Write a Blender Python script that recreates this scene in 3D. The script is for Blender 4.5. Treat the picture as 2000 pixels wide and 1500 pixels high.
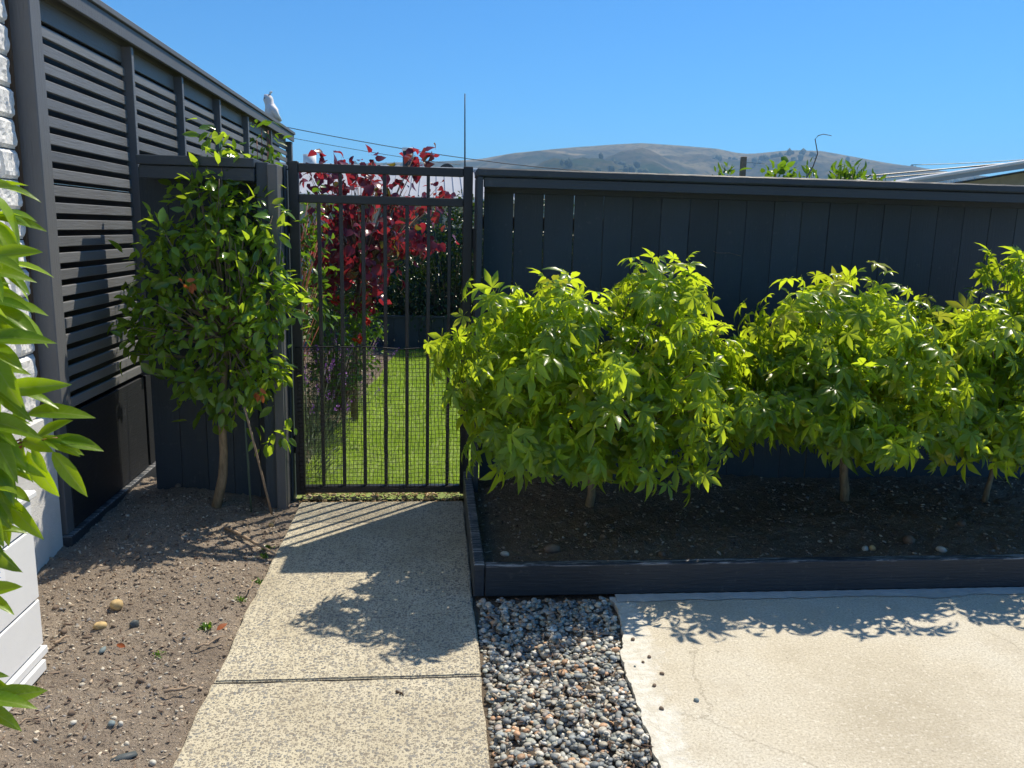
import bpy, bmesh, math, random
import numpy as np
from mathutils import Vector, Matrix, noise
random.seed(7); rng = np.random.default_rng(7)
SC = bpy.context.scene; COL = SC.collection
for o in list(bpy.data.objects): bpy.data.objects.remove(o)
R = math.radians
# ------------------------------------------------------------ camera, sky, sun, exposure
FPX = 1580.0; CAMH = 1.5
PI_, RO, YA = R(10.8), R(1.45), R(5.6)
cy, sy, cp, sp = math.cos(YA), math.sin(YA), math.cos(PI_), math.sin(PI_)
fw = np.array([sy*cp, cy*cp, -sp]); r0 = np.array([cy, -sy, 0.0]); u0 = np.cross(r0, fw)
rt = math.cos(RO)*r0+math.sin(RO)*u0; up = -math.sin(RO)*r0+math.cos(RO)*u0
cam = bpy.data.cameras.new('camera'); camo = bpy.data.objects.new('camera', cam); COL.objects.link(camo)
cam.sensor_width = 36; cam.lens = 36*FPX/2000; cam.clip_start = 0.05; cam.clip_end = 12000
camo.matrix_world = Matrix(((rt[0], up[0], -fw[0], 0), (rt[1], up[1], -fw[1], 0), (rt[2], up[2], -fw[2], CAMH), (0, 0, 0, 1)))
SC.camera = camo
cam.dof.use_dof = True; cam.dof.focus_distance = 4.0; cam.dof.aperture_fstop = 14.0
SUN = Vector((.49, .475, 1.0)).normalized()
w = bpy.data.worlds.new('World'); SC.world = w; w.use_nodes = True
wn = w.node_tree.nodes; wl = w.node_tree.links
bg = wn['Background']; sky = wn.new('ShaderNodeTexSky'); sky.sky_type = 'NISHITA'; sky.sun_disc = False
sky.sun_elevation = math.asin(SUN.z); sky.sun_rotation = math.atan2(SUN.x, SUN.y)
sky.air_density = 1.0; sky.dust_density = 0.25; sky.ozone_density = 3.0; sky.altitude = 50
tint = wn.new('ShaderNodeMix'); tint.data_type = 'RGBA'; tint.blend_type = 'MULTIPLY'; tint.inputs[0].default_value = 1; tint.inputs[7].default_value = (.23, .60, .91, 1)
wl.new(sky.outputs[0], tint.inputs[6]); wl.new(tint.outputs[2], bg.inputs[0]); bg.inputs[1].default_value = 0.12
sl = bpy.data.lights.new('sun', 'SUN'); sl.energy = 4.8; sl.angle = R(.53); sl.color = (1, .90, .74)
so = bpy.data.objects.new('sun', sl); COL.objects.link(so); so.rotation_euler = SUN.to_track_quat('Z', 'Y').to_euler(); so.location = (3, 5, 8)
SC.view_settings.view_transform = 'Standard'; SC.view_settings.look = 'None'; SC.view_settings.exposure = 0.42; SC.view_settings.gamma = 1
SC.view_settings.use_curve_mapping = False
SC.render.engine = 'CYCLES'
SC.cycles.max_bounces = 8; SC.cycles.transmission_bounces = 6; SC.cycles.volume_bounces = 1

def at(x, y, Y):                                  # point of the photograph at world depth Y
    d = (x-1000)/FPX*rt-(y-750)/FPX*up+fw
    return np.array([0, 0, CAMH])+Y/d[1]*d
def gr(x, y, z=0.0):                              # point of the photograph on the level z
    d = (x-1000)/FPX*rt-(y-750)/FPX*up+fw
    return np.array([0, 0, CAMH])+(z-CAMH)/d[2]*d
def atX(x, y, X):
    d = (x-1000)/FPX*rt-(y-750)/FPX*up+fw
    return np.array([0, 0, CAMH])+X/d[0]*d

# ------------------------------------------------------------ helpers
WL = {}
def link(o, parent=None, loc=(0, 0, 0)):
    COL.objects.link(o); loc = Vector(loc); WL[o] = loc
    if parent: o.parent = parent; o.location = loc-WL[parent]
    else: o.location = loc
    return o
def tag(o, label=None, cat=None, group=None, kind=None):
    if label: o['label'] = label
    if cat: o['category'] = cat
    if group: o['group'] = group
    if kind: o['kind'] = kind
    return o
def empty(name, loc, label, cat, group=None):
    o = bpy.data.objects.new(name, None); o.empty_display_size = .1
    link(o, None, loc); return tag(o, label, cat, group)
def mesh(name, V, Fc, m, smooth=False):
    me = bpy.data.meshes.new(name); V = np.asarray(V, dtype=np.float32)
    if isinstance(Fc, np.ndarray):
        n, k = Fc.shape
        me.vertices.add(len(V)); me.vertices.foreach_set('co', V.ravel())
        me.loops.add(n*k); me.loops.foreach_set('vertex_index', Fc.astype(np.int32).ravel())
        me.polygons.add(n); me.polygons.foreach_set('loop_start', np.arange(0, n*k, k, dtype=np.int32))
        me.update(calc_edges=True)
    else:
        me.from_pydata([tuple(v) for v in V.tolist()], [], Fc)
    if smooth: me.shade_smooth()
    if m: me.materials.append(m)
    return me
def obj(name, me, parent=None, loc=(0, 0, 0)):
    return link(bpy.data.objects.new(name, me), parent, loc)
_bc = {}
def box(name, x0, x1, y0, y1, z0, z1, m, parent=None, bev=.003):
    dx, dy, dz = round(x1-x0, 4), round(y1-y0, 4), round(z1-z0, 4); k = (dx, dy, dz, m.name, bev)
    if k not in _bc:
        bm = bmesh.new(); bmesh.ops.create_cube(bm, size=1); bmesh.ops.scale(bm, vec=(dx, dy, dz), verts=bm.verts)
        if bev: bmesh.ops.bevel(bm, geom=list(bm.edges), offset=bev, segments=1, affect='EDGES')
        me = bpy.data.meshes.new(name); bm.to_mesh(me); bm.free(); me.materials.append(m); _bc[k] = me
    return obj(name, _bc[k], parent, ((x0+x1)/2, (y0+y1)/2, (z0+z1)/2))
def tube_arrays(P, rad, n=6):
    P = np.asarray(P, float); N = len(P); rad = np.broadcast_to(rad, (N,))
    T = np.gradient(P, axis=0); T /= np.linalg.norm(T, axis=1)[:, None]+1e-9
    V = []
    for i in range(N):
        t = T[i]; a = np.array([0, 0, 1.0]) if abs(t[2]) < .9 else np.array([1.0, 0, 0])
        u = np.cross(t, a); u /= np.linalg.norm(u); v = np.cross(t, u)
        for k in range(n):
            an = 2*math.pi*k/n; V.append(P[i]+rad[i]*(math.cos(an)*u+math.sin(an)*v))
    Fq = []
    for i in range(N-1):
        for k in range(n):
            a = i*n+k; b = i*n+(k+1) % n; Fq.append((a, b, b+n)); Fq.append((a, b+n, a+n))
    for k in range(1, n-1): Fq.append((0, k+1, k)); Fq.append(((N-1)*n, (N-1)*n+k, (N-1)*n+k+1))
    return np.array(V), np.array(Fq)
def tubes(name, L, m, parent=None, n=6, loc=None):
    Vs, Fs, o = [], [], 0
    for P, r in L:
        V, Fq = tube_arrays(P, r, n); Vs.append(V); Fs.append(Fq+o); o += len(V)
    V = np.vstack(Vs); loc = np.array(loc if loc is not None else V.mean(0))
    return obj(name, mesh(name, V-loc, np.vstack(Fs), m, True), parent, loc)
def vnoise(X, Y, s, seed):
    r = np.random.default_rng(seed); G = r.random((64, 64))
    x, y = X*s+1000.3*(seed % 7), Y*s+77.7; xi, yi = np.floor(x).astype(int), np.floor(y).astype(int); fx, fy = x-xi, y-yi
    fx, fy = fx*fx*(3-2*fx), fy*fy*(3-2*fy)
    g = lambda a, b: G[a % 64, b % 64]
    return (g(xi, yi)*(1-fx)+g(xi+1, yi)*fx)*(1-fy)+(g(xi, yi+1)*(1-fx)+g(xi+1, yi+1)*fx)*fy-.5
def fbm(X, Y, s, seed, oc=4, g=.5):
    return sum(vnoise(X, Y, s*2**i, seed+i)*g**i for i in range(oc))
def gridmesh(name, x0, x1, y0, y1, nx, ny, hf, m, smooth=True):
    xs = np.linspace(x0, x1, nx); ys = np.linspace(y0, y1, ny); X, Y = np.meshgrid(xs, ys)
    Z = hf(X, Y); V = np.stack([X, Y, Z], -1).reshape(-1, 3)
    i = np.arange(ny-1)[:, None]*nx+np.arange(nx-1)[None, :]; i = i.ravel()
    return mesh(name, V, np.stack([i, i+1, i+1+nx, i+nx], 1), m, smooth)

# ------------------------------------------------------------ materials
class NT:
    def __init__(s, name):
        s.m = bpy.data.materials.new(name); s.m.use_nodes = True; s.t = s.m.node_tree; s.p = s.t.nodes['Principled BSDF']; s.out = s.t.nodes['Material Output']
    def n(s, ty, **k):
        nd = s.t.nodes.new(ty)
        for a, b in k.items():
            if a.startswith('i_'): nd.inputs[a[2:].replace('_', ' ')].default_value = b
            else: setattr(nd, a, b)
        return nd
    def l(s, a, b): s.t.links.new(a, b)
    def co(s, obj=True): return s.n('ShaderNodeTexCoord').outputs['Object' if obj else 'Generated']
    def pos(s): return s.n('ShaderNodeNewGeometry').outputs['Position']
    def noise(s, v, sc, det=4, rough=.6):
        a = s.n('ShaderNodeTexNoise', i_Scale=sc, i_Detail=det, i_Roughness=rough); s.l(v, a.inputs['Vector']); return a.outputs[0]
    def ramp(s, f, *st):
        r = s.n('ShaderNodeValToRGB'); e = r.color_ramp.elements
        while len(e) < len(st): e.new(.5)
        for k, (p, c) in enumerate(st):
            e[k].position = p; e[k].color = (c[0], c[1], c[2], 1) if not isinstance(c, (int, float)) else (c, c, c, 1)
        s.l(f, r.inputs[0]); return r.outputs[0]
    def mix(s, f, a, b, mode='MIX'):
        m = s.n('ShaderNodeMix', data_type='RGBA', blend_type=mode)
        for i, x in ((0, f), (6, a), (7, b)):
            if isinstance(x, (int, float)): m.inputs[i].default_value = x
            elif isinstance(x, tuple): m.inputs[i].default_value = (*x, 1)
            else: s.l(x, m.inputs[i])
        return m.outputs[2]
    def math(s, op, a, b=0.0):
        m = s.n('ShaderNodeMath', operation=op)
        for i, x in ((0, a), (1, b)):
            if isinstance(x, (int, float)): m.inputs[i].default_value = x
            else: s.l(x, m.inputs[i])
        return m.outputs[0]
    def bump(s, h, d, st=1.0):
        b = s.n('ShaderNodeBump', i_Strength=st, i_Distance=d); s.l(h, b.inputs['Height']); s.l(b.outputs[0], s.p.inputs['Normal']); return b.outputs[0]
    def base(s, c):
        if isinstance(c, tuple): s.p.inputs['Base Color'].default_value = (*c, 1)
        else: s.l(c, s.p.inputs['Base Color'])
    def rough(s, r, spec=.5): s.p.inputs['Roughness'].default_value = r; s.p.inputs['Specular IOR Level'].default_value = spec
def scale(c, k): return tuple(min(1, x*k) for x in c)

def paint_mat(name, c, rough=.5, var=.25, grain=(3, 40, 40), bumpd=.0015, wear=0.0):
    t = NT(name); p = t.pos(); mp = t.n('ShaderNodeMapping'); mp.inputs['Scale'].default_value = grain; t.l(p, mp.inputs[0])
    n1 = t.noise(mp.outputs[0], 3, 5); n2 = t.noise(p, 2.5, 4); oi = t.n('ShaderNodeObjectInfo').outputs['Random']
    f = t.math('ADD', t.math('MULTIPLY', n2, .6), t.math('MULTIPLY', oi, .4))
    col = t.ramp(f, (.2, scale(c, 1-var)), (.8, scale(c, 1+var)))
    col = t.mix(t.math('MULTIPLY', t.ramp(t.noise(p, 30, 3), (.62, 0), (.75, 1)), .12), col, (.25, .24, .22))
    if wear:
        e = t.ramp(t.noise(mp.outputs[0], 2.2, 6, .75), (.50, 0), (.56, 1)); sep = t.n('ShaderNodeSeparateXYZ'); t.l(t.co(), sep.inputs[0])
        top = t.ramp(sep.outputs['Z'], (wear-.006, 0), (wear, 1)); col = t.mix(t.math('MULTIPLY', e, top), col, (.30, .30, .30))
    t.base(col); t.rough(rough, .4); t.bump(n1, bumpd*2, .8); return t.m
def flat(name, c, rough=.5, metal=0.0, var=.12, sc=8):
    t = NT(name); p = t.pos(); f = t.noise(p, sc, 4); t.base(t.ramp(f, (.25, scale(c, 1-var)), (.75, scale(c, 1+var))))
    t.rough(rough); t.p.inputs['Metallic'].default_value = metal; t.bump(t.noise(p, 60, 3), .0006, .4); return t.m
def leaf_mat(name, dark, light, trans, tfac=.45, rough=.32, rare=None, spec=.5):
    t = NT(name); g = t.n('ShaderNodeNewGeometry').outputs['Random Per Island']; oi = t.n('ShaderNodeObjectInfo').outputs['Random']
    r = t.math('FRACT', t.math('ADD', g, oi)); nn = t.noise(t.pos(), 60, 2)
    f = t.math('ADD', t.math('MULTIPLY', r, .8), t.math('MULTIPLY', nn, .3))
    col = t.ramp(f, (.1, dark), (.9, light))
    tc = t.ramp(f, (.1, scale(trans, .6)), (.9, trans))
    if rare:
        m = t.ramp(t.math('FRACT', t.math('MULTIPLY', r, 7.31)), (.93, 0), (.95, 1)); col = t.mix(m, col, rare); tc = t.mix(m, tc, rare)
    t.base(col); t.rough(rough, spec); t.bump(t.noise(t.pos(), 120, 2), .001, .35)
    tr = t.n('ShaderNodeBsdfTranslucent'); t.l(tc, tr.inputs[0]); ms = t.n('ShaderNodeMixShader'); ms.inputs[0].default_value = tfac
    t.l(t.p.outputs[0], ms.inputs[1]); t.l(tr.outputs[0], ms.inputs[2]); t.l(ms.outputs[0], t.out.inputs[0]); return t.m
def bark_mat(name, c):
    t = NT(name); p = t.pos(); mp = t.n('ShaderNodeMapping'); mp.inputs['Scale'].default_value = (1, 1, .3); t.l(p, mp.inputs[0])
    n = t.noise(mp.outputs[0], 60, 5); t.base(t.ramp(n, (.3, scale(c, .55)), (.7, scale(c, 1.25)))); t.rough(.85); t.bump(n, .004, .8); return t.m

M = {}
M['fence'] = paint_mat('dark_fence_paint', (.034, .049, .063), .55, .26, (40, 40, 3))
M['fenceh'] = paint_mat('dark_rail_paint', (.038, .053, .067), .5, .2, (3, 40, 40))
M['slat'] = paint_mat('charcoal_slat_paint', (.150, .153, .157), .45, .22, (30, 3, 40))
M['post'] = paint_mat('charcoal_post_paint', (.115, .118, .122), .5, .2, (40, 40, 3))
M['planter'] = paint_mat('planter_paint', (.026, .033, .042), .45, .3, (3, 40, 40), wear=.0655)
M['dark'] = paint_mat('shade_darkened_paint', (.010, .012, .015), .6, .3, (30, 3, 40))  # tree shade on the screen's lower boards, put into a darker colour
M['gate'] = flat('black_gate_metal', (.014, .017, .020), .42, 0, .2)
M['net'] = flat('black_plastic_net', (.008, .008, .009), .5)
M['brown'] = flat('brown_timber', (.10, .065, .04), .8, 0, .3)

# split-faced painted block
t = NT('painted_split_block'); p = t.pos(); n = t.noise(p, 45, 8, .7); n2 = t.noise(p, 160, 4)
t.base(t.ramp(n, (.25, (.55, .54, .52)), (.6, (.80, .80, .78)))); t.rough(.75)
t.p.inputs['Specular IOR Level'].default_value = .15; t.bump(t.math('ADD', n, t.math('MULTIPLY', n2, .3)), .006, .8); M['block'] = t.m
t = NT('rendered_foundation'); p = t.pos(); n = t.noise(p, 150, 5, .65)
t.base(t.ramp(t.noise(p, 6, 5), (.3, (.60, .60, .58)), (.7, (.74, .74, .72)))); t.rough(.8); t.bump(n, .005, .8); M['render'] = t.m
M['mortar'] = flat('painted_mortar', (.55, .55, .54), .9)
M['cab'] = flat('white_cabinet_paint', (.74, .75, .75), .35, 0, .03)
M['cabgrey'] = flat('grey_cabinet_plinth', (.33, .33, .32), .6)
# exposed aggregate
t = NT('exposed_aggregate'); p = t.pos()
wv = t.n('ShaderNodeTexNoise', i_Scale=40.0, i_Detail=2.0); t.l(p, wv.inputs['Vector'])
pv = t.n('ShaderNodeVectorMath', operation='SCALE'); t.l(wv.outputs[1], pv.inputs[0]); pv.inputs['Scale'].default_value = .008
pa = t.n('ShaderNodeVectorMath', operation='ADD'); t.l(p, pa.inputs[0]); t.l(pv.outputs[0], pa.inputs[1])
def stones(sc, lo, hi):
    v = t.n('ShaderNodeTexVoronoi', i_Scale=sc); t.l(pa.outputs[0], v.inputs['Vector'])
    sep = t.n('ShaderNodeSeparateColor'); t.l(v.outputs['Color'], sep.inputs[0])
    size = t.math('ADD', t.math('MULTIPLY', sep.outputs[0], hi-lo), lo)
    return t.ramp(t.math('SUBTRACT', size, v.outputs['Distance']), (0.0, 0), (.08, 1)), sep.outputs[1], sep.outputs[2]
s1, c1, d1 = stones(92, .08, .64); s2, c2, d2 = stones(165, .15, .62)
cem = t.ramp(t.noise(p, 5, 6, .7), (.3, (.53, .48, .35)), (.7, (.66, .61, .475)))
cem = t.mix(t.math('MULTIPLY', t.ramp(t.noise(p, 250, 3), (.4, 1), (.6, 0)), .35), cem, (.34, .28, .17))
st1 = t.ramp(c1, (0, (.14, .15, .16)), (.4, (.25, .25, .24)), (.7, (.34, .30, .24)), (1, (.17, .15, .13)))
st2 = t.ramp(c2, (0, (.09, .09, .09)), (.5, (.22, .20, .17)), (1, (.36, .32, .24)))
col = t.mix(t.math('MULTIPLY', s2, .8), cem, st2); col = t.mix(t.math('MULTIPLY', s1, .9), col, st1)
dirt = t.ramp(t.noise(p, 1.7, 5, .65), (.42, 0), (.72, .5)); col = t.mix(dirt, col, (.30, .25, .17))
t.base(col); t.rough(.85, .3); t.bump(t.math('ADD', t.math('ADD', s1, t.math('MULTIPLY', s2, .6)), t.noise(p, 300, 2)), .0022, .8); M['agg'] = t.m
# concrete
t = NT('old_concrete'); p = t.pos(); n = t.noise(p, 1.6, 7, .6); f = t.noise(p, 120, 6, .8)
col = t.ramp(n, (.3, (.46, .41, .31)), (.5, (.58, .53, .42)), (.7, (.63, .60, .51)))
col = t.mix(t.math('MULTIPLY', t.ramp(f, (.38, 1), (.54, 0)), .8), col, (.31, .27, .20))
col = t.mix(t.math('MULTIPLY', t.ramp(t.noise(p, 70, 3), (.58, 0), (.66, 1)), .6), col, (.72, .68, .58))
col = t.mix(t.math('MULTIPLY', t.ramp(t.noise(p, 38, 2), (.70, 0), (.73, 1)), .5), col, (.20, .18, .14))
vc = t.n('ShaderNodeTexVoronoi', i_Scale=.75, feature='DISTANCE_TO_EDGE'); wn_ = t.n('ShaderNodeTexNoise', i_Scale=5.0, i_Detail=8.0, i_Roughness=.7); t.l(p, wn_.inputs['Vector'])
wv_ = t.n('ShaderNodeVectorMath', operation='SCALE'); t.l(wn_.outputs[1], wv_.inputs[0]); wv_.inputs['Scale'].default_value = .22; wa_ = t.n('ShaderNodeVectorMath', operation='ADD'); t.l(p, wa_.inputs[0]); t.l(wv_.outputs[0], wa_.inputs[1]); t.l(wa_.outputs[0], vc.inputs['Vector'])
col = t.mix(t.math('MULTIPLY', t.ramp(vc.outputs['Distance'], (0, 1), (.0035, 0)), .55), col, (.20, .17, .12))
col = t.mix(t.math('MULTIPLY', t.ramp(t.noise(p, 2.6, 8, .75), (.52, 0), (.70, 1)), .35), col, (.38, .33, .25))
sp3 = t.n('ShaderNodeSeparateXYZ'); t.l(p, sp3.inputs[0])
e_ = t.math('ADD', t.math('MULTIPLY', t.math('MAXIMUM', t.math('SUBTRACT', sp3.outputs['Y'], 2.4), 0.0), .11), .665)
ds = t.math('SUBTRACT', t.math('SUBTRACT', sp3.outputs['X'], e_), t.math('MULTIPLY', t.math('SUBTRACT', t.noise(p, 5.5, 8, .7), .30), .38))
sm = t.ramp(ds, (0, 1), (.05, 0)); sm = t.math('MULTIPLY', sm, t.ramp(t.noise(p, 30, 5, .7), (.3, .55), (.6, 1)))
col = t.mix(sm, col, t.ramp(t.noise(p, 25, 6, .7), (.35, (.56, .53, .44)), (.6, (.74, .72, .65))))
t.base(col); t.rough(.85, .3); t.bump(t.math('ADD', t.math('ADD', f, t.math('MULTIPLY', t.noise(p, 12, 5), 2)), t.math('MULTIPLY', sm, t.math('MULTIPLY', t.noise(p, 45, 5, .7), 3))), .0026, .8); M['conc'] = t.m
t = NT('mortar_smear'); p = t.pos(); n = t.noise(p, 14, 7, .7)
t.base(t.ramp(n, (.3, (.50, .47, .39)), (.65, (.70, .68, .61)))); t.rough(.8); t.bump(t.noise(p, 40, 6, .7), .006, .8); M['smear'] = t.m
t = NT('grey_mortar_fillet'); p = t.pos(); n = t.noise(p, 9, 7, .7)
t.base(t.ramp(n, (.3, (.36, .36, .33)), (.65, (.50, .50, .46)))); t.rough(.7); t.bump(t.noise(p, 30, 6, .7), .004, .7); M['fillet'] = t.m
def soil_mat(name, a, b, c):
    t = NT(name); p = t.pos(); n = t.noise(p, 3, 8, .7); f = t.noise(p, 130, 5, .75)
    col = t.ramp(n, (.3, a), (.7, b)); col = t.mix(t.math('MULTIPLY', t.ramp(f, (.35, 1), (.55, 0)), .6), col, scale(a, .5))
    v = t.n('ShaderNodeTexVoronoi', i_Scale=110.0); t.l(p, v.inputs['Vector']); sep = t.n('ShaderNodeSeparateColor'); t.l(v.outputs['Color'], sep.inputs[0])
    spk = t.math('MULTIPLY', t.ramp(sep.outputs[0], (.86, 0), (.9, 1)), t.ramp(v.outputs['Distance'], (.25, 1), (.35, 0)))
    col = t.mix(t.math('MULTIPLY', spk, .8), col, c); t.base(col); t.rough(.95, .2)
    t.bump(t.math('ADD', f, t.math('MULTIPLY', t.noise(p, 45, 4), 1.5)), .014, 1.0); return t.m
M['dirt'] = soil_mat('dry_bed_soil', (.26, .21, .165), (.43, .36, .285), (.6, .52, .40))
M['soil'] = soil_mat('planter_soil', (.15, .118, .088), (.26, .21, .155), (.40, .35, .27))
M['lawn'] = flat('lawn_soil', (.20, .26, .07), .9, 0, .35, 3)
M['ground'] = flat('open_ground', (.16, .16, .07), .95, 0, .3, .3)
# things with a colour attribute
def attr_mat(name, rough=.5, bump=.001):
    t = NT(name); a = t.n('ShaderNodeVertexColor', layer_name='Col'); p = t.pos()
    v = t.noise(p, 220, 4, .7); col = t.mix(.6, a.outputs[0], t.mix(1.0, a.outputs[0], t.ramp(v, (.3, (.55, .55, .55)), (.7, (1.4, 1.4, 1.4))), 'MULTIPLY'))
    t.base(col); t.rough(rough, .35); t.bump(v, bump, .5); return t.m
M['pebble'] = attr_mat('river_pebbles', .55); M['chips'] = attr_mat('soil_bits', .9, .003)
M['yrock'] = flat('yellow_sandstone', (.50, .36, .17), .9, 0, .35, 40)
M['drock'] = flat('dark_slate', (.07, .085, .09), .6, 0, .3, 40)
M['wrock'] = flat('pale_stone', (.52, .50, .44), .8, 0, .25, 40)
M['grock'] = flat('blue_grey_stone', (.17, .22, .23), .7, 0, .25, 40)
M['brock'] = flat('brown_clod', (.17, .125, .09), .95, 0, .35, 40)
M['twig'] = flat('dry_twig', (.30, .22, .15), .9, 0, .3, 60)
M['bark'] = bark_mat('tan_bark', (.30, .22, .13)); M['barkg'] = bark_mat('grey_brown_bark', (.20, .15, .11)); M['redstem'] = flat('reddish_shoot', (.28, .08, .04), .5)
M['leafA'] = leaf_mat('lobed_leaf', (.040, .10, .018), (.105, .215, .032), (.78, .98, .035), .55, .30, (.35, .38, .03))
M['leafC'] = leaf_mat('glossy_leaf', (.034, .095, .017), (.13, .25, .04), (.68, .92, .04), .46, .17, None, .7)
M['leafF'] = leaf_mat('near_leaf', (.05, .13, .01), (.14, .25, .012), (.50, .72, .006), .50, .33)
_n = M['leafF'].node_tree; _p = _n.nodes['Principled BSDF']; _c = _n.nodes.new('ShaderNodeTexCoord'); _s = _n.nodes.new('ShaderNodeSeparateXYZ'); _n.links.new(_c.outputs['Object'], _s.inputs[0])
def _m(op, a, b=0.0):
    q = _n.nodes.new('ShaderNodeMath'); q.operation = op
    for i_, v_ in ((0, a), (1, b)):
        if isinstance(v_, float): q.inputs[i_].default_value = v_
        else: _n.links.new(v_, q.inputs[i_])
    return q.outputs[0]
_ax = _m('ABSOLUTE', _s.outputs['X']); _mid = _m('LESS_THAN', _ax, .010); _fr = _m('FRACT', _m('MULTIPLY', _m('SUBTRACT', _s.outputs['Y'], _m('MULTIPLY', _ax, 1.1)), 9.0)); _sd = _m('MULTIPLY', _m('LESS_THAN', _fr, .10), .55)
_v = _m('MULTIPLY', _m('MAXIMUM', _mid, _sd), .55)
for _sock in (_p.inputs['Base Color'], [x_ for x_ in _n.nodes if x_.type == 'BSDF_TRANSLUCENT'][0].inputs[0]):
    _src = _sock.links[0].from_socket; _x = _n.nodes.new('ShaderNodeMix'); _x.data_type = 'RGBA'; _n.links.new(_v, _x.inputs[0]); _n.links.new(_src, _x.inputs[6]); _x.inputs[7].default_value = (.30, .40, .08, 1); _n.links.new(_x.outputs[2], _sock)
M['leafR'] = leaf_mat('red_leaf', (.055, .018, .032), (.19, .05, .07), (.55, .04, .06), .38, .22, (.20, .17, .03))
M['leafH'] = leaf_mat('hedge_leaf', (.010, .028, .008), (.03, .07, .016), (.08, .16, .01), .25, .3)
M['leafG'] = leaf_mat('garden_leaf', (.03, .09, .01), (.10, .20, .02), (.25, .45, .02), .4, .3)
M['leafL'] = leaf_mat('grey_leaf', (.10, .14, .09), (.20, .26, .17), (.18, .26, .08), .3, .6)
M['grass'] = leaf_mat('grass_blade', (.12, .23, .03), (.28, .37, .08), (.62, .90, .08), .45, .45)
M['dead'] = leaf_mat('dead_leaf', (.30, .07, .02), (.48, .15, .04), (.5, .15, .02), .35, .6)
M['purple'] = leaf_mat('purple_petal', (.16, .06, .30), (.35, .14, .55), (.4, .15, .6), .4, .6)
M['redpetal'] = leaf_mat('red_petal', (.5, .02, .015), (.7, .05, .02), (.8, .05, .02), .4, .5)

# ------------------------------------------------------------ SETTING: ground sheets
o = obj('ground', gridmesh('ground', -6000, 6000, -3000, 9000, 20, 20, lambda X, Y: X*0-.12, M['ground'])); tag(o, kind='structure')
def dirt_h(X, Y):
    h = .012*fbm(X, Y, 2.2, 3, 3)+.014*fbm(X, Y, 11, 8, 4, .6)+.010*fbm(X, Y, 60, 21, 3, .6)
    rise = .05*np.clip((-.85-X)/.5, 0, 1)*np.clip((Y-3.0)/1.2, 0, 1)+.02*np.clip((-.8-X)/.6, 0, 1)
    edge = np.clip((X+.74)/.06+1, 0, 1)
    return -.012+h*.9+rise-.010*edge
o = obj('garden_bed_soil', gridmesh('garden_bed_soil', -1.75, -.69, -.6, 4.6, 150, 700, dirt_h, M['dirt'])); tag(o, kind='structure')
def soil_h(X, Y): return .075+.022*fbm(X, Y, 3, 5, 3)+.018*fbm(X, Y, 14, 9, 4, .6)+.008*fbm(X, Y, 60, 31, 2, .6)+.02*np.clip((Y-3.7)/.6, 0, 1)
o = obj('planter_soil', gridmesh('planter_soil', .17, 4.6, 3.14, 4.50, 420, 140, soil_h, M['soil'])); tag(o, kind='structure')
o = obj('gravel_base', gridmesh('gravel_base', .13, .80, -.2, 3.2, 60, 260, lambda X, Y: -.020+.006*fbm(X, Y, 20, 4), M['soil'])); tag(o, kind='structure')
o = obj('lawn', gridmesh('lawn', -1.6, 7.0, 4.42, 10.3, 90, 60, lambda X, Y: -.006+.02*fbm(X, Y, 1.5, 12, 3)-.012*(Y < 4.6), M['lawn'])); tag(o, kind='structure')
o = obj('far_garden_ground', gridmesh('far_garden_ground', -30, 40, 10.3, 60, 20, 20, lambda X, Y: X*0-.03, M['ground'])); tag(o, kind='structure')
o = obj('yard_ground', gridmesh('yard_ground', -12, 12, -14, 4.4, 12, 12, lambda X, Y: X*0-.07, M['dirt'])); tag(o, kind='structure')

def slab(name, outline, z0, z1, m, parent=None, bev=.006):
    bm = bmesh.new(); vs = [bm.verts.new((x, y, z1)) for x, y in outline]; f = bm.faces.new(vs)
    ex = bmesh.ops.extrude_face_region(bm, geom=list(bm.faces)); dn = [v for v in ex['geom'] if isinstance(v, bmesh.types.BMVert)]
    for v in dn: v.co.z = z0
    bmesh.ops.recalc_face_normals(bm, faces=bm.faces)
    if bev:
        es = [e for e in bm.edges if abs(e.verts[0].co.z-z1) < 1e-5 and abs(e.verts[1].co.z-z1) < 1e-5]
        bmesh.ops.bevel(bm, geom=es, offset=bev, segments=2, affect='EDGES')
    me = bpy.data.meshes.new(name); bm.to_mesh(me); bm.free(); me.materials.append(m); return obj(name, me, parent)
def wob(x, y0, y1, a, n, seed, rev=False):
    ys = np.linspace(y0, y1, n); r = fbm(ys*0+x, ys, 6, seed, 3)*a*2
    return [(x+float(d), float(y)) for y, d in zip(ys, r)]
path = empty('garden_path', (-.28, 2.5, 0), None, None); path['kind'] = 'structure'
for (ya, yb, sd) in ((2.532, 4.33, 3), (.55, 2.522, 5), (-1.4, .54, 8)):
    L = wob(-.725, ya, yb, .006, 70, sd); Rr = wob(.165, ya, yb, .004, 70, sd+1)
    n = 24; xs = np.linspace(-.72, .16, n)[1:-1]
    T = [(float(x), yb+.006*float(v)) for x, v in zip(xs, fbm(xs, xs*0, 20, sd))]; B = [(float(x), ya+.006*float(v)) for x, v in zip(xs, fbm(xs, xs*0+3, 20, sd+4))]
    slab('concrete_slab', L+T+Rr[::-1]+B[::-1], -.10, 0.0+(.002 if sd == 3 else 0), M['agg'], path, .005)
box('joint_filler', -.70, .15, 2.5215, 2.5325, -.06, -.008, M['soil'], path, 0)
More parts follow.
